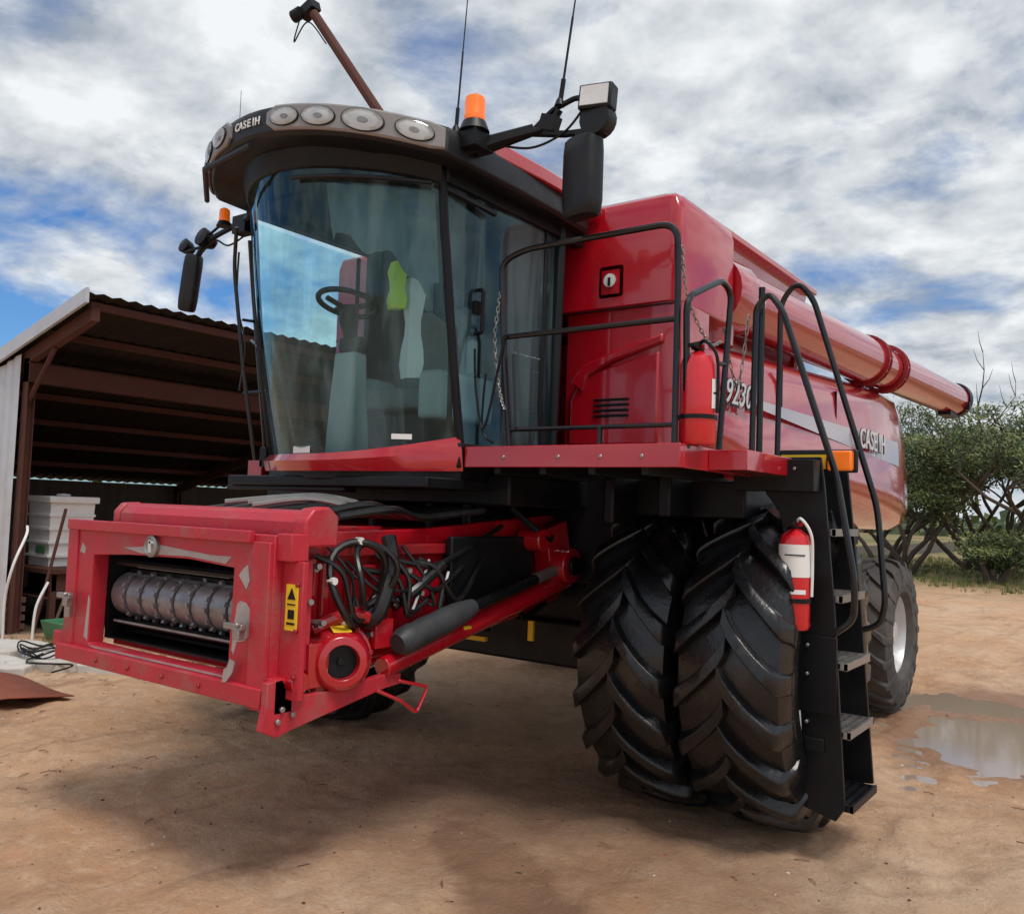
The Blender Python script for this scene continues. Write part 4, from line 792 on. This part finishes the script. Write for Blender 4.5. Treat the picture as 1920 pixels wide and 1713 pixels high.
# ================================================================ TREES
LF=[mat('leaf_olive',(.11,.145,.04),.6,nscale=2,namt=.4),mat('leaf_dark',(.04,.065,.02),.65,nscale=2,namt=.4),mat('leaf_light',(.19,.22,.06),.6,nscale=2,namt=.3)]
BARK=mat('bark',(.10,.075,.058),.9,nscale=9,namt=.5,bump=.4)
def tree(x,y,h,sp,label,seed,bare=.0,lv0=3,dens=1,lo=.38):
    rnd=random.Random(seed);e=empty('tree',(x,y,0),label,'tree','bushy trees at the edge of the yard');tr=MB().use(BARK);tips=[]
    def grow(p,d,L,r,lv):
        P=[p];dd_=d.copy()
        for k in range(4):
            dd_=(dd_+Vector((rnd.uniform(-.3,.3),rnd.uniform(-.3,.3),rnd.uniform(-.05,.16)))).normalized();P.append(P[-1]+dd_*L/4)
        tr.tube(P,[r,r*.88,r*.76,r*.64,r*.5],6)
        if lv==0: tips.append(P[-1]);tips.append(P[-2]);tips.append(P[-3]);return
        for k in range(3 if lv>1 else 4):
            i=rnd.choice([2,3,4,4]);a=rnd.uniform(0,6.28);nd=(dd_+Vector((math.cos(a),math.sin(a),rnd.uniform(-.2,.45)))*rnd.uniform(.7,1.2)).normalized();grow(P[i],nd,L*rnd.uniform(.55,.8),r*.58,lv-1)
    for k in range(4):
        a=k*1.57+rnd.uniform(-.5,.5);grow(Vector((rnd.uniform(-.2,.2),rnd.uniform(-.2,.2),-.05)),Vector((math.cos(a)*sp,math.sin(a)*sp,1)).normalized(),h*.42,.12,lv0)
    if bare:
        for k in range(3):
            P=[Vector((rnd.uniform(-1.2,1.2),rnd.uniform(-.5,.5),h*.55))]
            dd_=Vector((rnd.uniform(-.5,.5),rnd.uniform(-.5,.5),1)).normalized()
            for j in range(6):
                dd_=(dd_+Vector((rnd.uniform(-.4,.4),rnd.uniform(-.35,.35),rnd.uniform(-.1,.2)))).normalized();P.append(P[-1]+dd_*h*.09)
                if j>1:
                    q=(dd_+Vector((rnd.uniform(-1,1),rnd.uniform(-1,1),.3))).normalized();tr.tube([P[-1],P[-1]+q*h*.06,P[-1]+q*h*.09+Vector((0,0,.2))],[.018,.012,.006],5)
            tr.tube(P,[.05,.04,.034,.028,.022,.015,.008],6)
    tr.obj('trunk',e)
    lf=MB()
    for t in tips:
        if rnd.random()<.12+bare*.5 or t.z<h*lo+rnd.uniform(-.3,.4): continue
        cs=rnd.uniform(.35,.7);m=rnd.choice([0,0,1,1,2]);zt=rnd.uniform(.28,.5)
        for k in range(int(rnd.randint(38,62)*dens)):
            v=Vector((rnd.gauss(0,1),rnd.gauss(0,1),rnd.gauss(0,zt)))*cs*.5;p=t+v;mm=m if v.z>-.05 else 1;lf.use(LF[mm if rnd.random()<.8 else rnd.choice([0,1,2])])
            s=rnd.uniform(.04,.09);a=Vector((rnd.uniform(-1,1),rnd.uniform(-1,1),rnd.uniform(-1,.6))).normalized();b2=a.orthogonal().normalized()*s*.36
            lf.add([p-b2,p+a*s,p+b2,p-a*s],[(0,1,2,3)])
    lf.obj('crown',e,smooth=0,recalc=False);return e
tree(-3.1,27.5,5.4,.9,'low bushy olive tree with twisted trunks on dry grass',1,.1)
tree(-1.0,30.5,7.6,.8,'bushy eucalypt tree with bare twisted upper branches',2,.3)
tree(1.0,28.5,6.8,.9,'bushy eucalypt tree with several leaning trunks',3,.0)
tree(3.6,31.5,7.0,.8,'bushy eucalypt tree with several leaning trunks',4,.0)
tree(-5.2,33,5.8,.8,'low bushy olive tree with twisted trunks on dry grass',5)
tree(-.2,26.0,1.9,1.0,'low bushy olive shrub with twisted stems on dry grass',6,0,2,1,.1)
tree(-2.2,34.5,7.2,.9,'bushy eucalypt tree with several leaning trunks',8,.0)
b=MB();rnd=random.Random(11)
for i in range(420):
    a=rnd.uniform(-1.35,1.5);d_=rnd.uniform(140,220);cx=3+d_*math.sin(a);cy=d_*math.cos(a);s=rnd.uniform(2,4.5)
    for k in range(26):
        p=Vector((cx+rnd.gauss(0,s*.8),cy+rnd.gauss(0,s*.8),abs(rnd.gauss(s*.3,s*.3))));b.use(LF[rnd.choice([0,1,1])]);u_=Vector((rnd.uniform(-1,1),rnd.uniform(-1,1),rnd.uniform(-.5,.5))).normalized()*s*.3;w_=u_.orthogonal().normalized()*s*.25;b.add([p-w_,p+u_,p+w_,p-u_],[(0,1,2,3)])
o=b.obj('distant_scrub',None,smooth=0,recalc=False);o['kind']='stuff'
# ================================================================ WORLD
SE,SR=63,112
w=bpy.data.worlds.new('World');sc.world=w;w.use_nodes=True;nt=w.node_tree;nt.nodes.clear();N=nt.nodes.new;lk=nt.links.new
tc=N('ShaderNodeTexCoord');sky=N('ShaderNodeTexSky');sky.sky_type='NISHITA';sky.sun_disc=False;sky.sun_elevation=R_(SE);sky.sun_rotation=R_(SR);sky.air_density=1.2;sky.dust_density=.3;sky.ozone_density=4
sp=N('ShaderNodeSeparateXYZ');lk(tc.outputs['Generated'],sp.inputs[0])
den=math_('ADD',math_('MAXIMUM',sp.outputs['Z'],0),.26)
cb=N('ShaderNodeCombineXYZ');lk(math_('DIVIDE',sp.outputs['X'],den),cb.inputs[0]);lk(math_('DIVIDE',sp.outputs['Y'],den),cb.inputs[1])
n1=nz(2.3,12,.58,.2,cb.outputs[0]);n2=nz(6.5,9,.56,.2,cb.outputs[0]);n3=nz(.6,4,.5,.2,cb.outputs[0])
cov=math_('ADD',n1,math_('MULTIPLY',math_('SUBTRACT',n3,.5),.4))
lft=mr(math_('SUBTRACT',math_('MULTIPLY',sp.outputs['X'],-1.0),sp.outputs['Z']),.30,.75,0,.19)
cov=math_('SUBTRACT',cov,lft)
mask=mr(cov,.30,.48)
shade=mr(math_('ADD',math_('MULTIPLY',n1,.5),math_('MULTIPLY',n2,.5)),.40,.60)
cc=mix(shade,(.38,.43,.49),(.90,.93,.95))
hz=mr(sp.outputs['Z'],0,.14,.5,0);cc=mix(hz,cc,(.72,.78,.84))
sk=N('ShaderNodeMix');sk.data_type='RGBA';sk.blend_type='MULTIPLY';sk.inputs[0].default_value=1;lk(sky.outputs[0],sk.inputs[6]);sk.inputs[7].default_value=(.45,.72,1.05,1)
b1=N('ShaderNodeBackground');b1.inputs[1].default_value=.11;lk(sk.outputs[2],b1.inputs[0])
b2=N('ShaderNodeBackground');b2.inputs[1].default_value=1.0;lk(cc,b2.inputs[0])
ms=N('ShaderNodeMixShader');lk(mask,ms.inputs[0]);lk(b1.outputs[0],ms.inputs[1]);lk(b2.outputs[0],ms.inputs[2]);ow=N('ShaderNodeOutputWorld');lk(ms.outputs[0],ow.inputs[0])
sd=bpy.data.lights.new('sun','SUN');sd.energy=2.3;sd.angle=R_(20);sd.color=(1,.95,.88);so=bpy.data.objects.new('sun',sd);sc.collection.objects.link(so)
el=R_(SE);dv=Vector((math.sin(R_(SR))*math.cos(el),math.cos(R_(SR))*math.cos(el),math.sin(el)));so.rotation_euler=dv.to_track_quat('Z','Y').to_euler()
# ================================================================ CAMERA
yw=R_(36.318);pi_=R_(3.419);ro=R_(2.0)
d=Vector((-math.sin(yw)*math.cos(pi_),math.cos(yw)*math.cos(pi_),math.sin(pi_)));r=Vector((math.cos(yw),math.sin(yw),0));u=r.cross(d)
r,u=r*math.cos(ro)+u*math.sin(ro),u*math.cos(ro)-r*math.sin(ro)
cd=bpy.data.cameras.new('camera');co=bpy.data.objects.new('camera',cd);sc.collection.objects.link(co)
M=Matrix((r,u,-d)).transposed().to_4x4();M.translation=Vector((3.981,-5.244,1.760));co.matrix_world=M
cd.sensor_width=36;cd.lens=1653.627/1920*36;cd.clip_end=2000;cd.clip_start=.05;sc.camera=co
